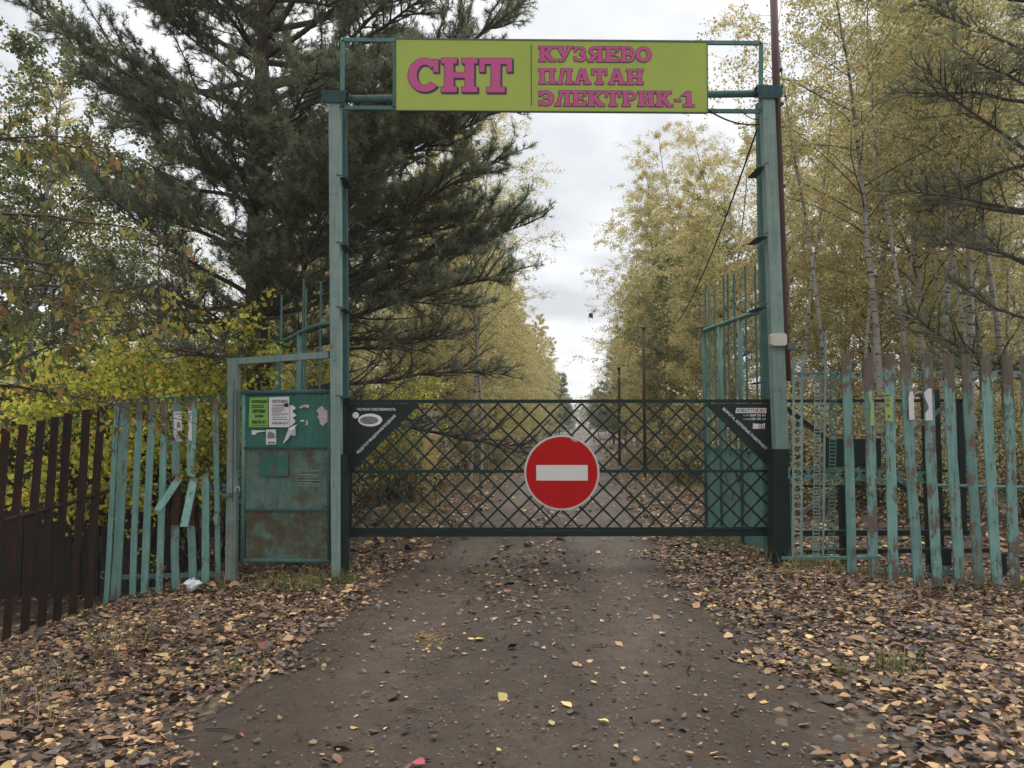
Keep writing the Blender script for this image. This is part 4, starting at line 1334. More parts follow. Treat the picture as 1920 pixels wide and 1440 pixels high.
# no-entry sign
YN = YG - 0.075
ns = empty('no_entry_sign', at(1053.5, 957, YN), 'round red no-entry sign with white bar fixed to the gate', 'sign')
disc(1053.5, 886, 71, 71, YN, 0.02, 'sign_rim', ns, 'rim', 56)
fc = disc(1053.5, 886, 67.3, 67.3, YN - 0.004, 0.003, 'red', ns, 'face', 56)
p0, p1 = at(1005.5, 901, YN - .007), at(1102, 872, YN - .007)
MB().prism([(p0.x + .006, YN - .007, p0.z), (p1.x - .006, YN - .007, p0.z), (p1.x, YN - .007, p0.z + .006), (p1.x, YN - .007, p1.z - .006), (p1.x - .006, YN - .007, p1.z), (p0.x + .006, YN - .007, p1.z), (p0.x, YN - .007, p1.z - .006), (p0.x, YN - .007, p0.z + .006)], 0.002).build('bar', M['sign_white'], fc)
for (q0, q1, wd) in (((1071, 823), (1082, 828), .02),):
    MB().bar(at(*q0, YN - .006), at(*q1, YN - .006), wd, 0.0015).build('tape_mark', M['torn_paper'], ns)

# ------------------------------------------------------------------ old swing leaves, standing open
def swing_leaf(name, label, A0, B0, z0, zpan, ztop, zspike, posts, rods, panel_mat, arch=0.0):
    """leaf hinged at A0 with its free edge at B0 (x, y)"""
    t = empty(name, (A0[0], A0[1], z0), label, 'gate')
    A_, B_ = Vector((A0[0], A0[1], 0)), Vector((B0[0], B0[1], 0))
    nrm = (B_ - A_).cross(Vector((0, 0, 1))).normalized()
    def P(s, z): 
        q = A_.lerp(B_, s); return Vector((q.x, q.y, z))
    def top(s): return ztop + arch * math.sin(math.pi * 1.5 * s)
    MB().tube([P(s, top(s)) for s in np.linspace(0, 1, 9)], 0.034, 10).build('top_rail', M['teal_metal'], t, True)
    for s in posts:
        MB().tube([P(s, z0), P(s, top(s))], 0.032, 8).build('upright', M['teal_metal'], t, True)
    for s in rods:
        jit = rnd.uniform(-0.1, 0.1)
        MB().tube([P(s, zpan - 0.1), P(s, zspike + jit)], 0.014, 5).build('rod', M['teal_metal'], t)
    v0, v1, v2, v3 = P(0.0, z0), P(1.0, z0), P(1.0, zpan), P(0.0, zpan)
    mb = MB()
    nn = 12
    for k in range(nn):
        s0, s1 = k / nn, (k + 1) / nn
        o0, o1 = nrm * (0.012 * math.sin(k * 2.3)), nrm * (0.012 * math.sin((k + 1) * 2.3))
        mb.add([P(s0, z0) + o0, P(s1, z0) + o1, P(s1, zpan) + o1, P(s0, zpan) + o0], [(0, 1, 2, 3)])
    mb.build('sheet', M[panel_mat], t)
    MB().bar(P(0.0, zpan), P(1.0, zpan), 0.03, 0.03, (0, 0, 1)).build('sheet_edge', M['teal_metal'], t)
    return t, P, nrm
ra, rb_ = at(1441, 800, 9.40), at(1321, 800, 11.6)
rleaf, RP, rn = swing_leaf('swing_gate_leaf', 'open old teal gate leaf with spiked rods inside the right post', (ra.x, 9.40), (rb_.x, 11.6), 0.10, 1.31, 3.07, 3.72,
           (0.03, 0.37, 0.70, 0.985), (0.14, 0.28, 0.45, 0.55, 0.62, 0.78, 0.88, 0.95), 'teal_leaf')
p = RP(1.0, 3.11)
MB().box((p.x - 0.09, p.y - 0.05, p.z), (p.x + 0.12, p.y + 0.05, p.z + 0.012)).build('end_cap', M['cap'], rleaf)
g = rn if rn.x < 0 else -rn
mb = MB()
pts = [RP(0.60, 1.05) + g * .016, RP(0.62, 0.92) + g * .016, RP(0.56, 0.82) + g * .016, RP(0.50, 0.72) + g * .016, RP(0.53, 0.62) + g * .016, RP(0.62, 0.70) + g * .016]
mb.tube(pts, 0.006, 4)
mb.build('paint_scrawl', M['rust_red'], rleaf)
mb = MB(); mb.tube([RP(0.36, 1.15) + g * .016, RP(0.37, 0.9) + g * .016, RP(0.34, 0.5) + g * .016], [0.006, 0.016, 0.004], 4); mb.build('rust_run', M['rust_red'], rleaf)
mb = MB(); mb.tube([RP(0.46, 1.02) + g * .016, RP(0.42, 0.9) + g * .016, RP(0.36, 0.97) + g * .016], [0.01, 0.03, 0.006], 4); mb.build('rust_run', M['rust_red'], rleaf)
la, lb_ = at(640, 800, 9.40), at(517, 800, 11.3)
swing_leaf('swing_gate_leaf', 'open old teal gate leaf with spiked rods behind the small notice gate', (la.x, 9.40), (lb_.x, 11.3), 0.0, 1.31, 2.90, 3.55,
           (0.03, 0.62, 0.99), (0.30, 0.52, 0.56, 0.93), 'teal_leaf', 0.05)

# ------------------------------------------------------------------ wicket
YW = YP
wf = empty('timber_gateway', at(437, 1078, YW), 'flaking teal wooden post and lintel framing the small gate', 'gateway')
x0, x1 = at(428.5, 800, YW).x, at(446.5, 800, YW).x
o = MB().plank((at(435, 1078, YW).x, YW, ground_z(-3.2, YW) - 0.2), (at(438, 674, YW).x, YW, at(0, 674, YW).z), x1 - x0, 0.10, rnd, 0.008, 8).build('post', M['teal_post'], wf); o['wear'] = 0.12
o = MB().bar(at(427, 679, YW), at(617, 665.5, YW), 0.075, 0.07).build('lintel', M['teal_post'], wf); o['wear'] = 0.1
for q in ((439, 674, 433, 1040), (444, 690, 441, 980)):
    MB().bar(at(q[0], q[1] + 40, YW - .053), at(q[2] + 3, q[3] - 100, YW - .053), 0.006, 0.003).build('crack', M['black_print'], wf)

wk = empty('wicket_gate', at(535, 1056, YW), 'small teal sheet-metal gate plastered with notices', 'gate')
def wtube(name, p0, p1, r_, m='teal_metal', Y=YW):
    o = MB().tube([at(*p0, Y), at(*p1, Y)], r_, 10).build(name, M[m], wk, True); return o
wtube('top_tube', (453, 737), (617, 734), 0.030, 'cap')
wtube('bottom_tube', (456, 1051), (619, 1052), 0.026)
wtube('side_tube', (457, 738), (455, 1050), 0.026)
wtube('side_tube', (617, 736), (617.5, 1050), 0.022, 'cap')
def panel(name, y0, y1, m, wear, bow):
    mb = MB()
    nx_, nz_ = 8, 4
    for i in range(nx_ + 1):
        for j in range(nz_ + 1):
            p = at(461 + (614 - 461) * i / nx_, y0 + (y1 - y0) * j / nz_, YW)
            p.y += bow * math.sin(math.pi * i / nx_) * math.sin(math.pi * j / nz_) + 0.004 * math.sin(i * 2.1 + j * 1.3)
            mb.v.append(p)
    for i in range(nx_):
        for j in range(nz_):
            a_ = i * (nz_ + 1) + j
            mb.f.append([a_, a_ + 1, a_ + nz_ + 2, a_ + nz_ + 1]); mb.m.append(0)
    o = mb.build(name, M[m], wk); o['wear'] = wear
    return o
panel('sheet', 741, 838, 'green_panel', 0.0, 0.010)
panel('sheet', 841, 955, 'teal_panel', 0.14, 0.012)
panel('sheet', 958, 1049, 'teal_panel', 0.46, 0.012)
MB().bar(at(458, 839.5, YW - .012), at(616, 839.5, YW - .012), 0.022, 0.03).build('cross_bar', M['cap'], wk)
MB().bar(at(458, 956, YW - .012), at(616, 956.5, YW - .012), 0.022, 0.03).build('cross_bar', M['cap'], wk)
MB().box((at(448, 0, YW).x, YW - 0.04, at(0, 884, YW).z), (at(461, 0, YW).x, YW - 0.02, at(0, 872, YW).z)).build('hasp', M['cap'], wk)
# faded rectangles and brush strokes where notices were
def quadp(name, pts, m, parent, Y, th=0.0015):
    return MB().prism([at(a_, b_, Y) for a_, b_ in pts], th).build(name, m, parent)
yq = YW - 0.012
quadp('paint_patch', [(488, 893), (540, 893), (540, 853), (488, 853)], M['green_panel'], wk, yq)['wear'] = 0.22
for k in range(7):
    y_ = 880 + k * 5
    MB().plank(at(556 + rnd.uniform(-3, 3), y_ + 2, yq), at(598 + rnd.uniform(-4, 4), y_ + rnd.uniform(-2, 3), yq), 0.001, 0.002, rnd, 0.0) if False else None
    MB().bar(at(555 + rnd.uniform(-3, 4), y_, yq), at(598 + rnd.uniform(-5, 4), y_ + rnd.uniform(-2, 3), yq), 0.008, 0.002).build('brush_stroke', M['teal_post'], wk)
lock = empty('padlock', at(447, 928, YW - .07), 'steel padlock hanging on the small gate post', 'padlock')
MB().box((at(440.5, 0, YW).x, YW - 0.10, at(0, 931, YW).z), (at(456, 0, YW).x, YW - 0.065, at(0, 923.5, YW).z)).build('body', M['plastic_grey'], lock)
c = at(445, 922.5, YW - .08)
MB().tube([(c.x + .026 * math.cos(a_), YW - .082, c.z + .026 + .024 * math.sin(a_) + (0.01 if 0 < a_ < math.pi else -0.01)) for a_ in np.linspace(-0.6, math.pi + 0.6, 12)], 0.006, 6).build('shackle', M['steel'], lock, True)

# notices on the wicket
yn = YW - 0.018
def paper(name, pts, m, label, Y, curl=0.006, group=None):
    """sheet of paper from four pixel corners (bl, br, tr, tl), gently wavy"""
    bl_, br2, tr2, tl2 = [at(a_, b_, Y) for a_, b_ in pts]
    mb = MB(); n = 6
    for j in range(n + 1):
        for i in range(n + 1):
            s, t = i / n, j / n
            p = bl_.lerp(br2, s).lerp(tl2.lerp(tr2, s), t)
            p.y -= curl * (0.5 + 0.5 * math.sin(3 * s + 5 * t)) * (abs(s - .5) + abs(t - .5))
            mb.v.append(p)
    for j in range(n):
        for i in range(n):
            a_ = j * (n + 1) + i
            mb.f.append([a_, a_ + 1, a_ + n + 2, a_ + n + 1]); mb.m.append(0)
    c = (bl_ + tr2) / 2
    root = empty(name, (c.x, Y, bl_.z), label, 'notice', group)
    mb.build('sheet', m, root)
    return root
def lines(root, rows, x0, x1, Y, m):
    for (y_, h, a_, b_) in rows:
        MB().bar(at(x0 + (x1 - x0) * a_, y_, Y), at(x0 + (x1 - x0) * b_, y_, Y), h * 0.00617, 0.0005).build('printed_line', m, root)
BK = M['black_print']
g1 = paper('notice', [(466.5, 801), (503, 801), (502, 744.5), (468, 746)], M['green_paper'], 'bright green notice on the small gate', yn)
yl = yn - 0.008
text_px('КОЛОДЦЫ', 472, 750, 501, 756, yl, BK, g1, bold=0.05)
lines(g1, [(760, 1.3, .1, .8), (763.5, 1.6, .1, .8), (797.5, .8, .1, .95)], 468, 502, yl, BK)
text_px('СЕПТИКИ', 473, 767.5, 497, 774, yl, BK, g1, bold=0.05)
text_px('8-903', 478, 777.5, 493.5, 783, yl, BK, g1, bold=0.045)
text_px('565-53-31', 472, 787.5, 498, 794, yl, BK, g1, bold=0.04)
g2 = paper('notice', [(504.5, 801), (542.5, 801), (542.5, 743.5), (504, 745)], M['paper'], 'white printed notice beside the green one on the small gate', yn - .002)
yl = yn - 0.010
text_px('СЕПТИКИ', 510, 749.5, 539, 755.5, yl, BK, g2, bold=0.02)
text_px('«ЭКОПАН»', 510, 758.5, 533, 762, yl, BK, g2, bold=0.02)
lines(g2, [(765, 1.0, .15, .7), (768.5, 1.0, .15, .75), (772, 1.0, .15, .6), (775, .5, .15, .95), (777.3, .5, .15, .9), (779.5, .5, .15, .5), (782.5, .6, .15, .85), (786.3, .9, .15, .95)], 504, 543, yl, BK)
text_px('8 903 565 53 31', 510, 791, 540, 795.5, yl, BK, g2, bold=0.02)
MB().prism([at(533, 763, yl), at(541, 763, yl), at(541, 756, yl), at(532, 756.5, yl)], 0.0005).build('picture', BK, g2)
g3 = paper('notice', [(499, 833.5), (518, 833), (517.5, 805), (499, 805.5)], M['paper'], 'small white notice with a picture low on the small gate', yn)
yl = yn - 0.008
MB().prism([at(501, 822, yl), at(516, 821, yl), at(514, 812, yl), at(506, 809, yl), at(502, 811, yl)], 0.0005).build('picture', M['grey_print'], g3)
text_px('СЕПТИКИ', 502, 828, 516, 831.5, yl, BK, g3, bold=0.05)
# torn remains of old notices
def torn(pts, label, m='torn_paper', Y=yn + 0.004):
    o = MB().prism([at(a_, b_, Y) for a_, b_ in pts], 0.001).build('paper_scrap', M[m]); tag(o, label, 'paper scrap'); return o
torn([(543, 800), (549, 796), (554, 790), (549, 783), (556, 779), (548, 771), (555, 765), (549, 760), (543, 760)], 'ragged white paper edge beside the white notice on the small gate', 'paper')
torn([(600, 795), (598, 786), (595, 782), (598, 776), (593, 770), (599, 764), (604, 761), (609, 768), (615, 771), (619, 780), (616, 790), (610, 794), (606, 799)], 'torn blotchy paper at the right of the small gate sheet')
torn([(560, 764), (566, 760), (576, 758), (581, 761), (578, 765), (570, 763), (564, 766)], 'thin torn strip at the top of the small gate sheet')
torn([(562, 789), (566, 787), (572, 788), (568, 791)], 'tiny torn scrap in the middle of the small gate sheet', 'paper')
torn([(572, 797), (575, 786), (578, 790), (577, 797)], 'upright little scrap in the middle of the small gate sheet')
torn([(472, 815), (472, 806.5), (481, 807), (498, 807), (497, 809), (482, 811), (479, 815)], 'torn paper strip below the green notice', 'paper')
torn([(545, 816), (554, 817), (554, 803), (548, 801)], 'torn flap end low on the small gate', 'paper')
fl = MB()
pts = [(530, 833, .0), (536, 818, .02), (541, 803, .05), (549, 806, .07), (541, 822, .04), (556, 797, .05), (559, 795, .04)]
P_ = [at(a_, b_, yn - c_) for a_, b_, c_ in pts]
fl.add([P_[0], P_[1], P_[4]], [(0, 2, 1)]); fl.add([P_[1], P_[2], P_[3], P_[4]], [(0, 3, 2, 1)]); fl.add([P_[2], P_[6], P_[5], P_[3]], [(0, 3, 2, 1)])
tag(fl.build('paper_scrap', M['paper']), 'long white paper flap hanging torn from the small gate', 'paper scrap')

# ------------------------------------------------------------------ perforated strips
def perforated(p0, p1, width, pitch, name, m, parent, hole='round', fill=0.72):
    """flat steel strip with a row of punched holes, real openings"""
    p0, p1 = Vector(p0), Vector(p1)
    d = p1 - p0; Ln = d.length; d.normalize()
    nrm = Vector((0, -1, 0)); s = d.cross(nrm).normalized()
    n = max(1, round(Ln / pitch)); q = Ln / n
    mb = MB(); th = 0.003
    K = 12 if hole == 'round' else 4
    for i in range(n):
        c = p0 + d * q * (i + 0.5)
        outer, inner = [], []
        for k in range(K):
            a_ = 2 * math.pi * (k + 0.5) / K
            ca, sa = math.cos(a_), math.sin(a_)
            sc_o = 1 / max(abs(ca), abs(sa))
            outer.append(d * (q / 2 * ca * sc_o) + s * (width / 2 * sa * sc_o))
            if hole == 'round':
                r_ = min(q, width) / 2 * fill * 1.1
                inner.append(d * (r_ * ca) + s * (r_ * sa))
            else:
                inner.append(d * (q / 2 * 0.60 * ca * sc_o) + s * (width / 2 * 0.76 * sa * sc_o))
        b0 = len(mb.v)
        for y_ in (0, th):
            for P_ in (outer, inner):
                mb.v += [c + v_ + Vector((0, y_, 0)) for v_ in P_]
        for k in range(K):
            k2 = (k + 1) % K
            mb.f += [[b0+k, b0+k2, b0+K+k2, b0+K+k], [b0+2*K+k, b0+3*K+k, b0+3*K+k2, b0+2*K+k2], [b0+K+k, b0+K+k2, b0+3*K+k2, b0+3*K+k], [b0+k, b0+2*K+k, b0+2*K+k2, b0+k2]]
            mb.m += [0] * 4
    return mb.build(name, m, parent)

# ------------------------------------------------------------------ left turquoise fence
YL = 8.9
lf = empty('picket_fence', at(318, 1090, YL), 'short turquoise picket fence with broken boards left of the small gate', 'fence')
def board(parent, name, m, tx, ty, bx, by, wpx, Y, wear=0.0, th=0.022, wob=0.014, seg=8, sink=True, jag=0.006, Yb=None):
    p, q = at(bx, by, Y if Yb is None else Yb), at(tx, ty, Y)
    if sink:
        g_ = ground_z(p.x, p.y) - 0.08
        if p.z > g_: p = p + (p - q).normalized() * min(0.35, (p.z - g_))
    o = MB().plank(p, q, wpx / F * Y, th, rnd, wob, seg, 0, jag).build(name, M[m], parent)
    o['wear'] = wear
    return o
for (tx, ty, bx, by, w_, wr) in ((222, 755, 200, 1094, 9, -.3), (236, 753, 217, 1090, 17, -.02), (262, 752, 250, 1090, 11, -.1), (287, 751, 272, 1090, 12.5, -.25),
                              (308, 750, 300, 1088, 12, -.08), (406, 748, 407.5, 1074, 9.5, -.05)):
    board(lf, 'board', 'teal_wood', tx, ty, bx, by, w_, YL - 0.02, wr - 0.12, wob=0.008)
board(lf, 'board', 'teal_wood', 385, 888, 385, 1079, 13, YL - 0.02, -0.15, wob=0.004, jag=0.03)
for (tx, bx, wr) in ((331, 329, -.1), (360, 359, -.02)):
    board(lf, 'board', 'teal_wood', tx, 749, tx - 0.5, 893, 14, YL - 0.02, wr - .1, sink=False, jag=0.03)
    board(lf, 'board', 'red_brown', tx - 0.5, 895, (tx + bx) / 2, 984, 13, YL - 0.02, 0, sink=False)
    board(lf, 'board', 'teal_wood', (tx + bx) / 2, 985, bx, 1086, 13.5, YL - 0.02, wr - .2, sink=True)
# split pieces hanging off
for (a_, b_, w_) in (((337, 896), (295, 958), 13), ((364, 897), (345, 988), 14)):
    p, q = at(*b_, YL - 0.30), at(*a_, YL - 0.05)
    d = (q - p).normalized()
    o = MB().bar(p, q, w_ / F * YL, 0.02, (0, -1, 0)).build('broken_piece', M['teal_wood'], lf); o['wear'] = -.12
board(lf, 'board', 'teal_wood', 406, 960, 408, 985, 8, YL - 0.05, 0.1, sink=False)
perforated(at(205, 756, YL + .01), at(430, 746.5, YL + .01), 0.075, 0.082, 'perforated_rail', M['cap'], lf)
perforated(at(204, 917.5, YL + .01), at(434, 914, YL + .01), 0.085, 0.085, 'perforated_rail', M['teal_metal'], lf)
perforated(at(192, 1085, YL - .02), at(196, 1072, YL - .02), 0.07, 0.08, 'perforated_foot', M['teal_metal'], lf)
MB().bar(at(205, 1083, YL), at(420, 1076, YL), 0.05, 0.02).build('bottom_rail', M['teal_metal'], lf)
for (pts, lb, ln) in (([(326.5, 827), (341, 827.5), (340.5, 771.5), (325.5, 772)], 'white notice with a figure on the left turquoise pickets', 1),
                  ([(353, 826), (360, 826.5), (360, 770), (353, 771)], 'narrow torn white notice strip on the left turquoise pickets', 0)):
    g_ = paper('notice', pts, M['paper'], lb, YL - 0.036, 0.003)
    yl = YL - 0.043
    if ln:
        lines(g_, [(776, 1.4, .15, .9), (781, 1, .6, .8), (811, .8, .2, .8)], 326, 341, yl, BK)
        MB().prism([at(331, 802, yl), at(338, 802, yl), at(337, 792, yl), at(333, 790, yl)], .0005).build('picture', M['grey_print'], g_)
        for k in range(5):
            MB().bar(at(328 + k * 2.6, 814, yl), at(328.5 + k * 2.6, 826, yl), .004, .0005).build('printed_line', BK, g_)
    else:
        lines(g_, [(775, 1.2, .2, .9), (779, .8, .2, .9)], 353, 360, yl, BK)

# ------------------------------------------------------------------ dark brown fence running out at the left
df = empty('plank_fence', at(90, 1150, 8.5), 'row of leaning dark brown pickets at the left edge', 'fence')
def dY(px): return 8.0 + 0.9 * px / 205.0
for (tx, ty, bx, by) in ((192, 762, 167, 1112), (161, 768, 138, 1121), (130, 775, 107, 1132), (102, 782, 80, 1152), (76, 789, 49, 1158), (45, 796, 14, 1166), (12, 803, -14, 1172), (-18, 810, -46, 1180)):
    Y_ = dY(tx) - 0.03
    board(df, 'board', 'brown_wood', tx, ty, bx, by, 14.5, Y_, rnd.uniform(-.1, .15), wob=0.012)
pts = [at(px_, 757 + (205 - px_) * 0.262 + 6, dY(px_) + .01) for px_ in (212, 90)]
perforated(pts[0], pts[1], 0.06, 0.082, 'perforated_rail', M['old_wood'], df)
MB().tube([at(px_, py_, dY(px_) + .03) for px_, py_ in ((204, 920), (130, 943), (60, 962), (-25, 985))], 0.026, 8).build('rail', M['brown_wood'], df, True)

# old plank fence and shed beyond the ditch
of = empty('board_fence', (-7.4, 12.0, -0.6), 'tall blackened plank fence in the ditch behind the leaning pickets', 'fence')
x = -11.0
while x < -5.25:
    w_ = rnd.uniform(0.12, 0.16)
    yy = 11.9 + (x + 5.2) * 0.05
    g_ = ground_z(x, yy) - 0.1
    MB().plank((x, yy, g_), (x + rnd.uniform(-.01, .01), yy, 1.62 + rnd.uniform(-.04, .04)), w_, 0.02, rnd, 0.004, 2).build('board', M['old_wood'], of)
    x += w_ + rnd.uniform(0.004, 0.02)
for z_ in (0.2, 1.3):
    MB().bar((-11, 11.96 - 0.29, z_), (-5.3, 11.96, z_), 0.08, 0.04).build('rail', M['old_wood'], of)
shd = empty('shed', (-9.6, 13.2, -0.4), 'dark wooden shed with a pale roof edge at the left edge', 'shed')
for k in range(16):
    MB().box((-11.0 + k * 0.19, 13.0, -0.5), (-11.0 + k * 0.19 + 0.175, 13.03, 2.32)).build('wall_board', M['shed'], shd)
MB().box((-8.0, 13.0, -0.5), (-7.96, 15.4, 2.25)).build('side_wall', M['shed'], shd)
MB().add([(-11.4, 12.75, 2.5), (-7.75, 12.75, 2.38), (-7.75, 15.8, 2.2), (-11.4, 15.8, 2.3), (-11.4, 12.75, 2.44), (-7.75, 12.75, 2.32), (-7.75, 15.8, 2.14), (-11.4, 15.8, 2.24)],
         [(0, 1, 2, 3), (7, 6, 5, 4), (0, 4, 5, 1), (1, 5, 6, 2), (2, 6, 7, 3), (3, 7, 4, 0)]).build('roof', M['roof_sheet'], shd)

# ------------------------------------------------------------------ right picket fence
YR = 8.55
rf = empty('picket_fence', at(1740, 1085, YR), 'long turquoise picket fence with bare wood tops right of the gate', 'fence')
for (tx, ty, bx, by, w_, wr) in ((1589, 663, 1593, 1071, 17, -.05), (1627, 663, 1636, 1079, 17.5, .15), (1666, 663, 1678, 1077, 18, .0), (1698, 663, 1720, 1076, 18.5, -.02),
                             (1737, 662, 1759, 1089, 18.5, .08), (1780, 664, 1796, 1087, 18.5, .02), (1812, 665, 1833, 1085, 17.5, .08), (1848, 667, 1869, 1089, 19, -.05),
                             (1885, 667, 1906, 1089, 18, .1), (1920, 667, 1943, 1090, 18, 0), (1958, 667, 1982, 1090, 18, 0)):
    board(rf, 'board', 'teal_wood', tx, ty, bx, by, w_, YR - 0.02, wr, wob=0.022, seg=9, jag=0.008)
perforated(at(1484, 704, YR + .01), at(1960, 701, YR + .01), 0.075, 0.115, 'perforated_rail', M['teal_post'], rf)
perforated(at(1478, 887, YR + .01), at(1744, 895, YR + .01), 0.125, 0.115, 'perforated_rail', M['teal_metal'], rf, fill=0.68)
MB().tube([at(1745, 910, YR + .02), at(1965, 915, YR + .02)], 0.018, 8).build('rail_pipe', M['teal_metal'], rf, True)
perforated(at(1495, 1046, YR - .0), at(1496, 669, YR - .0), 0.118, 0.088, 'perforated_upright', M['teal_post'], rf, fill=0.74)
perforated(at(1530, 1044, YR - .01), at(1534, 706, YR - .01), 0.078, 0.036, 'slotted_upright', M['teal_post'], rf, 'slot')
perforated(at(1559, 1042, YR - .01), at(1563, 696, YR - .01), 0.078, 0.040, 'slotted_upright', M['teal_metal'], rf, 'slot')
MB().tube([at(1543, 1046, YR - .04), at(1548, 622, YR - .04)], 0.013, 6).build('rod', M['teal_post'], rf)
MB().bar(at(1466, 1047, YR), at(1652, 1045, YR), 0.03, 0.05).build('bottom_rail', M['teal_metal'], rf)
MB().bar(at(1487, 698.5, YR), at(1560, 699, YR), 0.012, 0.02).build('thin_rail', M['teal_post'], rf)
perforated(at(1640, 1068, YR + .03), at(1800, 1070, YR + .03), 0.10, 0.06, 'bottom_strip', M['teal_metal'], rf, 'slot')
YQ = YR - 0.06
g_ = torn([(1635, 801), (1639, 790), (1637, 770), (1632, 758), (1629, 742), (1636, 733), (1634, 745), (1638, 757), (1637.5, 785), (1640, 798)][:0] or [(1631, 798), (1640, 798), (1638.5, 757), (1634, 750), (1635.5, 734), (1628, 734), (1629, 748), (1632.5, 760)], 'strip of faded green notice on the second turquoise picket of the right fence', 'pale_green_paper', YQ)
g5 = paper('notice', [(1660, 788), (1675, 791), (1674, 742), (1659, 737)], M['pale_green_paper'], 'faded green notice remnant with numbers on the third picket of the right fence', YQ, 0.004)
yl = YQ - 0.008
text_px('ЦЫ', 1660, 740, 1670, 743.5, yl, BK, g5, bold=0.05)
lines(g5, [(748, 1.2, .05, .5), (752, 1.2, .05, .6)], 1660, 1675, yl, BK)
text_px('ТИ', 1661, 757, 1667, 762.5, yl, BK, g5, bold=0.05)
text_px('31', 1664.5, 778, 1669, 783.5, yl, BK, g5, bold=0.05)
torn([(1705, 787), (1715, 787), (1713, 740), (1711, 733), (1706, 735), (1703.5, 745)], 'white paper strip on the fourth turquoise picket of the right fence', 'paper', YQ)
g6 = torn([(1735, 788), (1749, 788), (1748, 760), (1747, 729), (1741, 728), (1733, 736), (1734, 744), (1742, 765), (1735, 775)], 'torn white notice on the fifth turquoise picket of the right fence', 'paper', YQ)

# ------------------------------------------------------------------ pole, lamp, cables
po = empty('steel_pole', at(1473, 715, YP + .12), 'rusty brown steel pole strapped behind the right portal post', 'pole')
MB().tube([at(1475, 714, YP + .14), at(1471, 606, YP + .14), at(1457.5, 227, YP + .14), at(1449, -60, YP + .14)], [.052, .048, .046, .044], 12).build('pipe', M['rust_pole'], po, True)
for (px_, py_) in ((1468, 503), (1470, 573), (1459, 131), (1461, 195), (1465, 348)):
    p = at(px_, py_, YP + .16)
    MB().tube([(p.x, p.y, p.z - .012), (p.x, p.y, p.z + .012)], 0.056, 12).build('strap', M['galv'], po, True)
fl_ = empty('flood_light', at(1460, 653, YP - .16), 'small cream flood light box on the right portal post', 'lamp')
c0, c1 = at(1446, 648, YP - .16), at(1475, 625, YP - .16)
mb = MB()
r_ = 0.02
pr = [(c0.x + r_, c0.z), (c1.x - r_, c0.z), (c1.x, c0.z + r_), (c1.x, c1.z - r_), (c1.x - r_, c1.z), (c0.x + r_, c1.z), (c0.x, c1.z - r_), (c0.x, c0.z + r_)]
mb.prism([(x, YP - .17, z) for x, z in pr], 0.09); mb.build('housing', M['plastic_white'], fl_)
MB().box((at(1455.5, 0, YP).x, YP - .16, at(0, 655, YP - .16).z), (at(1469, 0, YP).x, YP - .10, at(0, 643, YP - .16).z)).build('sensor', M['plastic_grey'], fl_)
wb = MB().prism([at(1451, 641, YP - .1715), at(1470, 641, YP - .1715), at(1470, 630, YP - .1715), at(1451, 630, YP - .1715)], 0.001).build('lens', M['plastic_white'], fl_)

def cable(name, pts, r_, label):
    o = MB().tube(pts, r_, 5).build(name, M['wire']); tag(o, label, 'cable'); return o
def sag(p, q, s, n=14):
    p, q = Vector(p), Vector(q)
    return [p.lerp(q, t) - Vector((0, 0, 4 * s * t * (1 - t))) for t in np.linspace(0, 1, n)]
cable('cable', sag(at(1419, 243, YP + .1), at(1270, 605, 19.5), 0.25), 0.012, 'thick black cable running diagonally from the portal back into the trees')
cable('cable', sag(at(1329, 207, YS - .01), at(1424, 233, YP), 0.06), 0.010, 'black cable loop hanging under the right end of the yellow sign')
cable('cable', sag(at(1390, 208, YS - .01), at(1422, 224, YP), 0.03), 0.006, 'thin short black cable beside the right portal post top')

def far_pole(px, ytop, Y, r_, label):
    X_ = (px - 960) / F * Y
    t = empty('utility_pole', (X_, Y, ground_z(X_, Y)), label, 'pole')
    zt_ = at(px, ytop, Y).z
    MB().tube([(X_, Y, ground_z(X_, Y) - .2), (X_, Y, zt_)], r_, 8).build('pipe', M['rust_pole'], t, True)
    MB().tube([(X_, Y, zt_), (X_, Y, zt_ + 0.06)], [r_ * 1.4, r_ * 1.2], 8).build('cap', M['rust_pole'], t, True)
far_pole(1208, 617, 22, 0.045, 'taller brown steel pole standing right of the road beyond the gate')
far_pole(1161, 692, 30, 0.055, 'shorter brown steel pole farther along the right side of the road')

# notice board beside the road, seen nearly edge on
nb_ = empty('notice_board', (-1.74, 16.2, ground_z(-1.74, 16.2)), 'yellow notice board on two thin legs seen edge-on behind the gate', 'notice board')
for dx, dy in ((-0.12, -0.3), (0.10, 0.3)):
    MB().box((-1.74 + dx - .02, 16.2 + dy - .02, ground_z(-1.74, 16.2) - .1), (-1.74 + dx + .02, 16.2 + dy + .02, 2.0)).build('leg', M['brown_wood'], nb_)
z0, z1, z2 = at(0, 880, 16.2).z, at(0, 818, 16.2).z, at(0, 772, 16.2).z
MB().bar((-1.86, 15.88, (z0 + z1) / 2), (-1.60, 16.5, (z0 + z1) / 2), z1 - z0, 0.03, (0.92, -0.38, 0)).build('lower_panel', M['yellow_board'], nb_)
MB().bar((-1.87, 15.86, (z1 + z2) / 2 + .01), (-1.61, 16.48, (z1 + z2) / 2 + .01), z2 - z1, 0.03, (0.92, -0.38, 0)).build('upper_panel', M['torn_paper'], nb_)

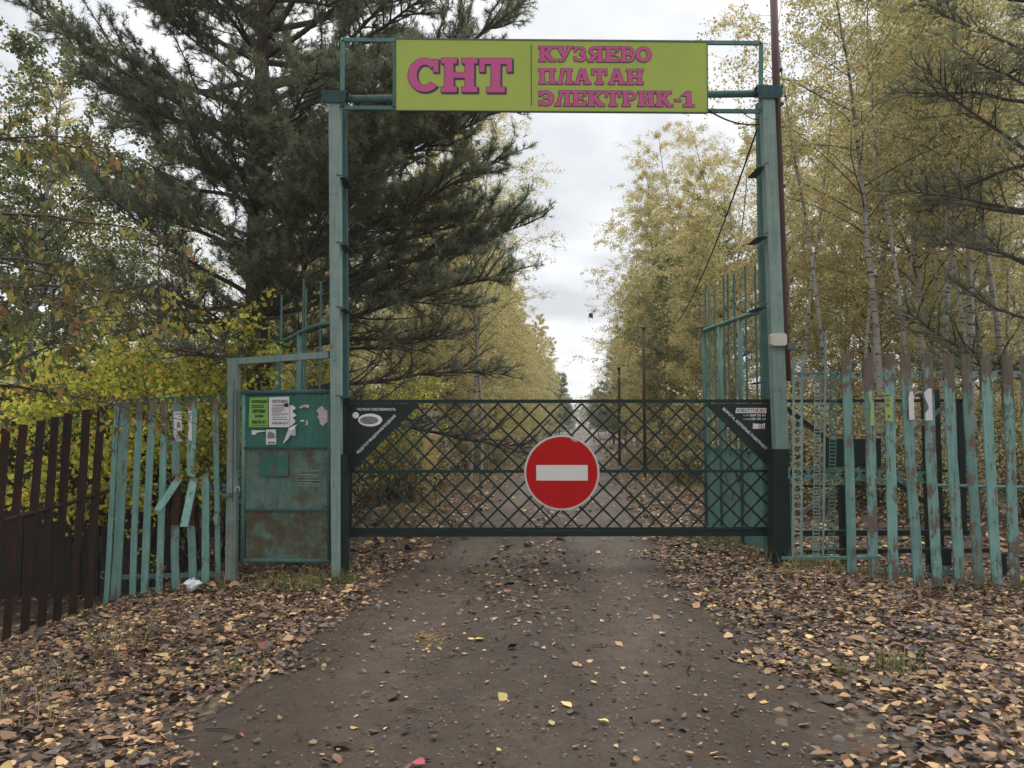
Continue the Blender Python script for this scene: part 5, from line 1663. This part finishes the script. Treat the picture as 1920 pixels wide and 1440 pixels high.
# crumpled bag by the left fence
r = np.random.default_rng(4)
p = at(362, 1086, 8.65)
n = 9
mb = MB()
for j in range(6):
    for i in range(n):
        a_ = 2 * math.pi * i / n; e_ = math.pi * (j + 0.5) / 6 - math.pi / 2
        rr = 0.075 * r.uniform(0.55, 1.25)
        mb.v.append(Vector((p.x + rr * math.cos(a_) * math.cos(e_) * 1.2, p.y + rr * math.sin(a_) * math.cos(e_), ground_z(p.x, p.y) + 0.06 + rr * math.sin(e_))))
for j in range(5):
    for i in range(n):
        mb.f.append([j*n+i, j*n+(i+1) % n, (j+1)*n+(i+1) % n, (j+1)*n+i]); mb.m.append(0)
tag(mb.build('plastic_bag', M['trash']), 'crumpled white plastic bag on the leaves at the left fence', 'litter')

# ------------------------------------------------------------------ fallen leaves
def litter_mesh(r, P, size, name):
    """cupped six-cornered leaves lying on the ground; P has columns x, y, z"""
    N = len(P)
    yaw = r.uniform(0, 6.283, N); s = (size * r.lognormal(0, 0.36, N))
    u = np.stack([np.cos(yaw), np.sin(yaw), r.normal(0, 0.15, N)], 1); u /= np.linalg.norm(u, axis=1)[:, None]
    w_ = np.stack([-np.sin(yaw), np.cos(yaw), r.normal(0, 0.17, N)], 1)
    w_ -= u * np.sum(u * w_, 1)[:, None]; w_ /= np.linalg.norm(w_, axis=1)[:, None]
    nn = np.cross(u, w_)
    cup = r.normal(0.06, 0.17, N)[:, None]; cup2 = r.normal(0.06, 0.17, N)[:, None]
    s = s[:, None]
    asp = r.uniform(0.30, 0.46, (N, 1))
    loc = [(-0.5, 0, 0), (-0.36, .72, .7), (-0.10, 1, 1), (0.24, 0.66, .8), (0.60, 0, 0), (0.24, -0.66, .8), (-0.10, -1, 1), (-0.36, -.72, .7)]
    vs = []
    for a_, b_, c_ in loc:
        vs.append(P + u * s * a_ + w_ * s * b_ * asp + nn * s * (c_ * cup if b_ >= 0 else c_ * cup2) + nn * s * (cup2 * 0.6 if a_ > 0.5 else 0))
    v = np.stack(vs, 1).reshape(-1, 3)
    k = np.arange(N)[:, None] * 8
    f = np.concatenate([k + np.array(q) for q in ([0, 2, 1], [0, 4, 2], [2, 4, 3], [0, 7, 6], [0, 6, 4], [6, 5, 4])], 0)
    cols = np.array([(0.110, 0.072, 0.052), (0.046, 0.032, 0.026), (0.195, 0.115, 0.068), (0.34, 0.20, 0.105), (0.50, 0.32, 0.17), (0.56, 0.42, 0.17), (0.125, 0.100, 0.090), (0.25, 0.09, 0.05), (0.26, 0.25, 0.11), (0.36, 0.08, 0.07)])
    return v, f, cols
LW = np.array([4.6, 4.8, 4.2, 3.2, 2.2, .6, 3.6, .25, .12, .012])
def litter_obj(r, P, size, wts, name, label):
    v, f, cols = litter_mesh(r, P, size, name)
    c = 0.98 * cols[r.choice(len(cols), len(P), p=wts / wts.sum())] * r.uniform(0.65, 1.3, (len(P), 1))
    o = link_mesh(name, np_mesh(name, v, f, M['litter'], np.repeat(np.clip(c, .01, .8), 8, 0)))
    return tag(o, label, None, None, 'stuff')

r = np.random.default_rng(101)
def cover(x, y):
    """how thickly the leaves lie, 0..1"""
    d = np.abs(x - road_x(y)); hw = road_hw(y)
    side = sstep(-0.30, 0.25, d - hw + 0.10 * np.sin(y * 3.1 + x * 2) + 0.07 * np.sin(y * 7.3))
    mid = 0.13 * np.exp(-((x - road_x(y) + 0.1) / 0.45) ** 2) * sstep(5, 8, y) + 0.30 * np.exp(-((x - road_x(y)) / 0.45) ** 2) * sstep(9.5, 13, y)
    patch = 0.86 + 0.14 * np.sin(x * 1.7 + 2 * np.sin(y * 1.1)) * np.sin(y * 1.5)
    return np.clip(side * patch + mid + 0.022, 0, 1)
def sample(n, x0, x1, y0, y1):
    x = r.uniform(x0, x1, n); y = r.uniform(y0, y1, n)
    k = r.uniform(0, 1, n) < cover(x, y)
    x, y = x[k], y[k]
    z = hgt(x, y) + 0.018 + r.uniform(0, 0.018, len(x))
    return np.stack([x, y, z], 1)
near = sample(105000, -6.6, 7.2, 2.6, 10.0)
litter_obj(r, near, 0.040, LW, 'leaf_litter', 'thick carpet of brown and tan fallen leaves in front of the gate')
far = np.concatenate([sample(26000, -8, 9, 10.0, 18.0), sample(24000, -9, 13, 18, 36)])
litter_obj(r, far, 0.058, LW + np.array([0, 0, 1, 2, 1.5, .5, 0, 0, 0, 0]), 'leaf_litter', 'fallen leaves along the road verges behind the gate')
far2 = sample(11000, -12, 26, 36, 110)
litter_obj(r, far2, 0.17, LW + np.array([0, 0, 1, 2, 1.5, .5, 0, 0, 0, 0]), 'leaf_litter', 'fallen leaves along the far end of the road')

# crumbs of broken leaf trodden into the road
n = 9000
y = 2.8 + 10 * r.uniform(0, 1, n) ** 1.2; x = road_x(y) + r.uniform(-1, 1, n) * 1.75
k = r.uniform(0, 1, n) < 0.35 + 0.65 * (0.5 + 0.5 * np.sin(x * 2.3 + 2 * np.sin(y * .9)) * np.sin(y * 1.3 + x))
x, y = x[k], y[k]
litter_obj(r, np.stack([x, y, hgt(x, y) + 0.024], 1), 0.014, np.array([4, 5, 3, 1.2, .7, .2, 2, 0, 0, 0]), 'leaf_crumbs', 'tiny crumbs of broken leaves trodden into the dirt road')

# single leaves lying on the bare road near the camera, parts of the road
cols_y = [(0.52, 0.40, 0.16), (0.46, 0.30, 0.13), (0.36, 0.22, 0.10), (0.16, 0.14, 0.13), (0.24, 0.14, 0.07), (0.46, 0.36, 0.15)]
protos = []
for k in range(12):
    rr = np.random.default_rng(300 + k)
    v, f, _ = litter_mesh(rr, np.zeros((1, 3)), 0.050, 'leaf')
    protos.append(np_mesh('leaf', v, f, M['litter'], np.array(cols_y[k % 6]) * rr.uniform(.85, 1.15)))
cnt = 0
while cnt < 150:
    y = 3.2 + 6.2 * r.uniform() ** 0.85
    x = float(road_x(y)) + r.uniform(-1, 1) * float(road_hw(y)) * 0.95
    o = link_mesh('leaf', protos[int(r.integers(0, 12))], road, (x, y, ground_z(x, y) + 0.028))
    o.rotation_euler = (r.normal(0, .1), r.normal(0, .1), r.uniform(0, 6.28)); s_ = r.uniform(.5, 1.0); o.scale = (s_, s_, s_)
    cnt += 1
# the large curled leaf, the red leaf and a falling leaf
def one_leaf(x, y, z, s_, col, rot, label, name='leaf'):
    rr = np.random.default_rng(int(abs(x * 1000)) + 5)
    v, f, _ = litter_mesh(rr, np.zeros((1, 3)), s_, 'leaf')
    o = link_mesh(name, np_mesh('leaf', v, f, M['litter'], np.array(col)), None, (x, y, z)); o.rotation_euler = rot
    tag(o, label, 'leaf'); return o
p = at(942, 1303, 4.57); one_leaf(p.x, 4.57, ground_z(p.x, 4.57) + .03, .07, (.50, .42, .16), (.2, .1, .4), 'large pale curled leaf alone in the middle of the dirt road')
p = at(785, 1436, 3.7); one_leaf(p.x, 3.72, ground_z(p.x, 3.72) + .03, .05, (.42, .08, .10), (.1, .1, .2), 'crimson leaf at the bottom edge of the picture on the road')
p = at(1536, 1084, 8.0); one_leaf(p.x, 8.0, ground_z(p.x, 8.0) + .05, .07, (.62, .14, .18), (.3, .2, .1), 'pink-red leaf on the grass at the start of the right fence')
p = at(1750, 1100, 7.8); one_leaf(p.x, 7.8, ground_z(p.x, 7.8) + .05, .08, (.40, .05, .07), (.3, .2, 1.1), 'dark red leaf on the ground below the right fence')
p = at(1108, 592, 7.0); one_leaf(p.x, 7.0, p.z, .030, (.10, .06, .05), (1.2, .5, .4), 'single brown leaf falling through the sky gap')

# pebbles
def stones(n, label):
    x = []; 
    y = 2.9 + 7 * r.uniform(0, 1, n) ** 1.3
    x = road_x(y) + r.normal(0, 0.75, n)
    z = hgt(x, y) + 0.016
    s = 0.006 * r.lognormal(0, 0.5, n)
    base = np.array([(1,0,0),(-.5,.87,0),(-.5,-.87,0),(0,0,.8)])
    base = np.array([(1,0,0),(0,1,0),(-1,0,0),(0,-1,0),(0,0,.8)])
    ya = r.uniform(0, 6.28, n); ca, sa = np.cos(ya), np.sin(ya)
    B = base[None] * r.uniform(.7, 1.3, (n, 5, 3)) * s[:, None, None]
    V = np.stack([B[..., 0]*ca[:, None] - B[..., 1]*sa[:, None], B[..., 0]*sa[:, None] + B[..., 1]*ca[:, None], B[..., 2]], 2) + np.stack([x, y, z], 1)[:, None, :]
    k = np.arange(n)[:, None] * 5
    f = np.concatenate([k + np.array(t) for t in ((0,1,4),(1,2,4),(2,3,4),(3,0,4))], 0)
    c = np.array([(.05,.045,.042),(.03,.026,.024),(.085,.075,.066),(.07,.058,.048)])[r.integers(0, 4, n)]
    o = link_mesh('pebbles', np_mesh('pebbles', V.reshape(-1, 3), f, M['litter'], np.repeat(c, 5, 0)))
    tag(o, label, None, None, 'stuff')
stones(1800, 'small dark stones scattered on the dirt road')

# twigs on the road
for k, (a_, b_) in enumerate((((385, 1362), (455, 1385)), ((800, 1106), (848, 1109)), ((912, 1122), (945, 1138)), ((945, 1170), (1000, 1160)), ((760, 1334), (790, 1343)), ((1040, 1218), (1064, 1232)), ((1187, 1345), (1196, 1362)), ((330, 1372), (372, 1378)), ((1140, 1212), (1100, 1219)))):
    def gp(px, py):
        v_ = Vector(at(px, py, 5.0)) - Vector((0, 0, EYE)); t = -EYE / v_.z
        q = v_ * t; return Vector((q.x, q.y, ground_z(q.x, q.y) + 0.026))
    p, q = gp(*a_), gp(*b_)
    m_ = (p + q) / 2 + Vector((r.normal(0, .02), r.normal(0, .03), 0.008))
    MB().tube([p, m_, q], [.004, .006, .003], 5).build('twig', M['bark_twig'], road)

# grass
def grass(cl, name, label, cols, hmin=.08, hmax=.28, wd=.006):
    """cl: list of (x, y, radius, blades)"""
    xs, ys = [], []
    for (x, y, R_, n) in cl:
        xs.append(x + r.normal(0, R_, n)); ys.append(y + r.normal(0, R_, n))
    x = np.concatenate(xs); y = np.concatenate(ys); N = len(x)
    z = hgt(x, y)
    h = r.uniform(hmin, hmax, N); ya = r.uniform(0, 6.28, N); ln = r.uniform(.1, .9, N) * h
    sd = np.stack([-np.sin(ya), np.cos(ya), np.zeros(N)], 1) * wd / 2
    b0 = np.stack([x, y, z], 1); fw = np.stack([np.cos(ya), np.sin(ya), np.zeros(N)], 1)
    m1 = b0 + fw * (ln * .35)[:, None] + np.array([0, 0, 1]) * (h * .62)[:, None]
    tp = b0 + fw * ln[:, None] + np.array([0, 0, 1]) * (h * r.uniform(.75, 1.0, N))[:, None]
    V = np.stack([b0 - sd, b0 + sd, m1 + sd * .7, m1 - sd * .7, tp + sd * .15, tp - sd * .15], 1).reshape(-1, 3)
    k = np.arange(N)[:, None] * 6
    f = np.concatenate([k + np.array([0, 1, 2, 3]), k + np.array([3, 2, 4, 5])], 0)
    c = np.array(cols)[r.integers(0, len(cols), N)] * r.uniform(.7, 1.3, (N, 1))
    o = link_mesh(name, np_mesh(name, V, f, M['grass'], np.repeat(c, 6, 0)))
    tag(o, label, None, None, 'stuff')
GR = [(.10, .15, .035), (.15, .19, .05), (.22, .20, .08), (.30, .24, .11)]
DRY = [(.34, .26, .13), (.26, .20, .10), (.20, .18, .07), (.40, .30, .16)]
def gx_(px, py):
    v_ = Vector(at(px, py, 5.0)) - Vector((0, 0, EYE)); t = -EYE / v_.z
    return v_.x * t, v_.y * t
cl = []
for (px, py, R_, n) in ((500, 1085, .18, 160), (590, 1078, .20, 260), (560, 1090, .16, 120), (655, 1075, .10, 90), (1480, 1062, .14, 200), (1545, 1060, .16, 260), (1500, 1075, .18, 160), (1340, 1020, .25, 240), (1300, 1012, .3, 200), (1390, 1035, .2, 160),
                       (1695, 1275, .07, 60), (1660, 1270, .05, 30), (1580, 1275, .05, 30), (430, 1240, .1, 40), (1700, 1080, .3, 90), (1850, 1085, .3, 90)):
    x, y = gx_(px, py); cl.append((x, y, R_, n))
grass(cl, 'grass', 'tufts of green grass at the gate posts and fence feet', GR, .05, .22, .006)
cl = []
for (px, py, R_, n) in ((60, 1270, .2, 45), (140, 1230, .2, 30), (210, 1180, .22, 50), (30, 1320, .15, 30), (270, 1190, .15, 20), (345, 1080, .3, 20), (1560, 1075, .25, 70), (1450, 1110, .25, 30), (1520, 1105, .2, 30), (1400, 1050, .25, 60)):
    x, y = gx_(px, py); cl.append((x, y, R_, n))
for yy in np.arange(12.5, 60, .8):
    for sg in (-1, 1):
        cl.append((float(road_x(yy)) + sg * (2.3 + r.uniform(0, 1.4)), yy, .4, 150))
grass(cl, 'dry_grass', 'pale dry grass on the banks and along the road verges', DRY + GR[:1], .06, .30, .007)
x, y = gx_(805, 1193)
n = 240
xx = x + r.normal(0, .10, n); yy = y + r.normal(0, .10, n) - (xx - x) * 0.8
ya = r.uniform(0, 6.28, n); L_ = r.uniform(.02, .05, n)
c_ = np.stack([xx, yy, hgt(xx, yy) + .024], 1); d_ = np.stack([np.cos(ya), np.sin(ya), r.normal(0, .15, n)], 1) * L_[:, None]; s_ = np.stack([-np.sin(ya), np.cos(ya), 0 * ya], 1) * .002
V = np.stack([c_ - s_, c_ + s_, c_ + d_], 1).reshape(-1, 3)
o = link_mesh('pine_needles', np_mesh('pine_needles', V, np.arange(3 * n).reshape(-1, 3), M['litter'], np.array((.42, .27, .10))))
tag(o, 'small scatter of orange pine needles on the left of the road', None, None, 'stuff')

# ------------------------------------------------------------------ damp autumn air
hm = bpy.data.materials.new('thin_haze'); hm.use_nodes = True
hm.node_tree.nodes.clear()
ho = hm.node_tree.nodes.new('ShaderNodeOutputMaterial'); hv = hm.node_tree.nodes.new('ShaderNodeVolumePrincipled')
hv.inputs['Color'].default_value = (0.92, 0.94, 0.97, 1)
hv.inputs['Density'].default_value = 0.0009
hm.node_tree.links.new(hv.outputs[0], ho.inputs['Volume'])
hz = MB().box((-420, -70, -2.2), (420, 920, 24)).build('haze', hm)
tag(hz, 'thin pale autumn haze in the air', None, None, 'stuff')
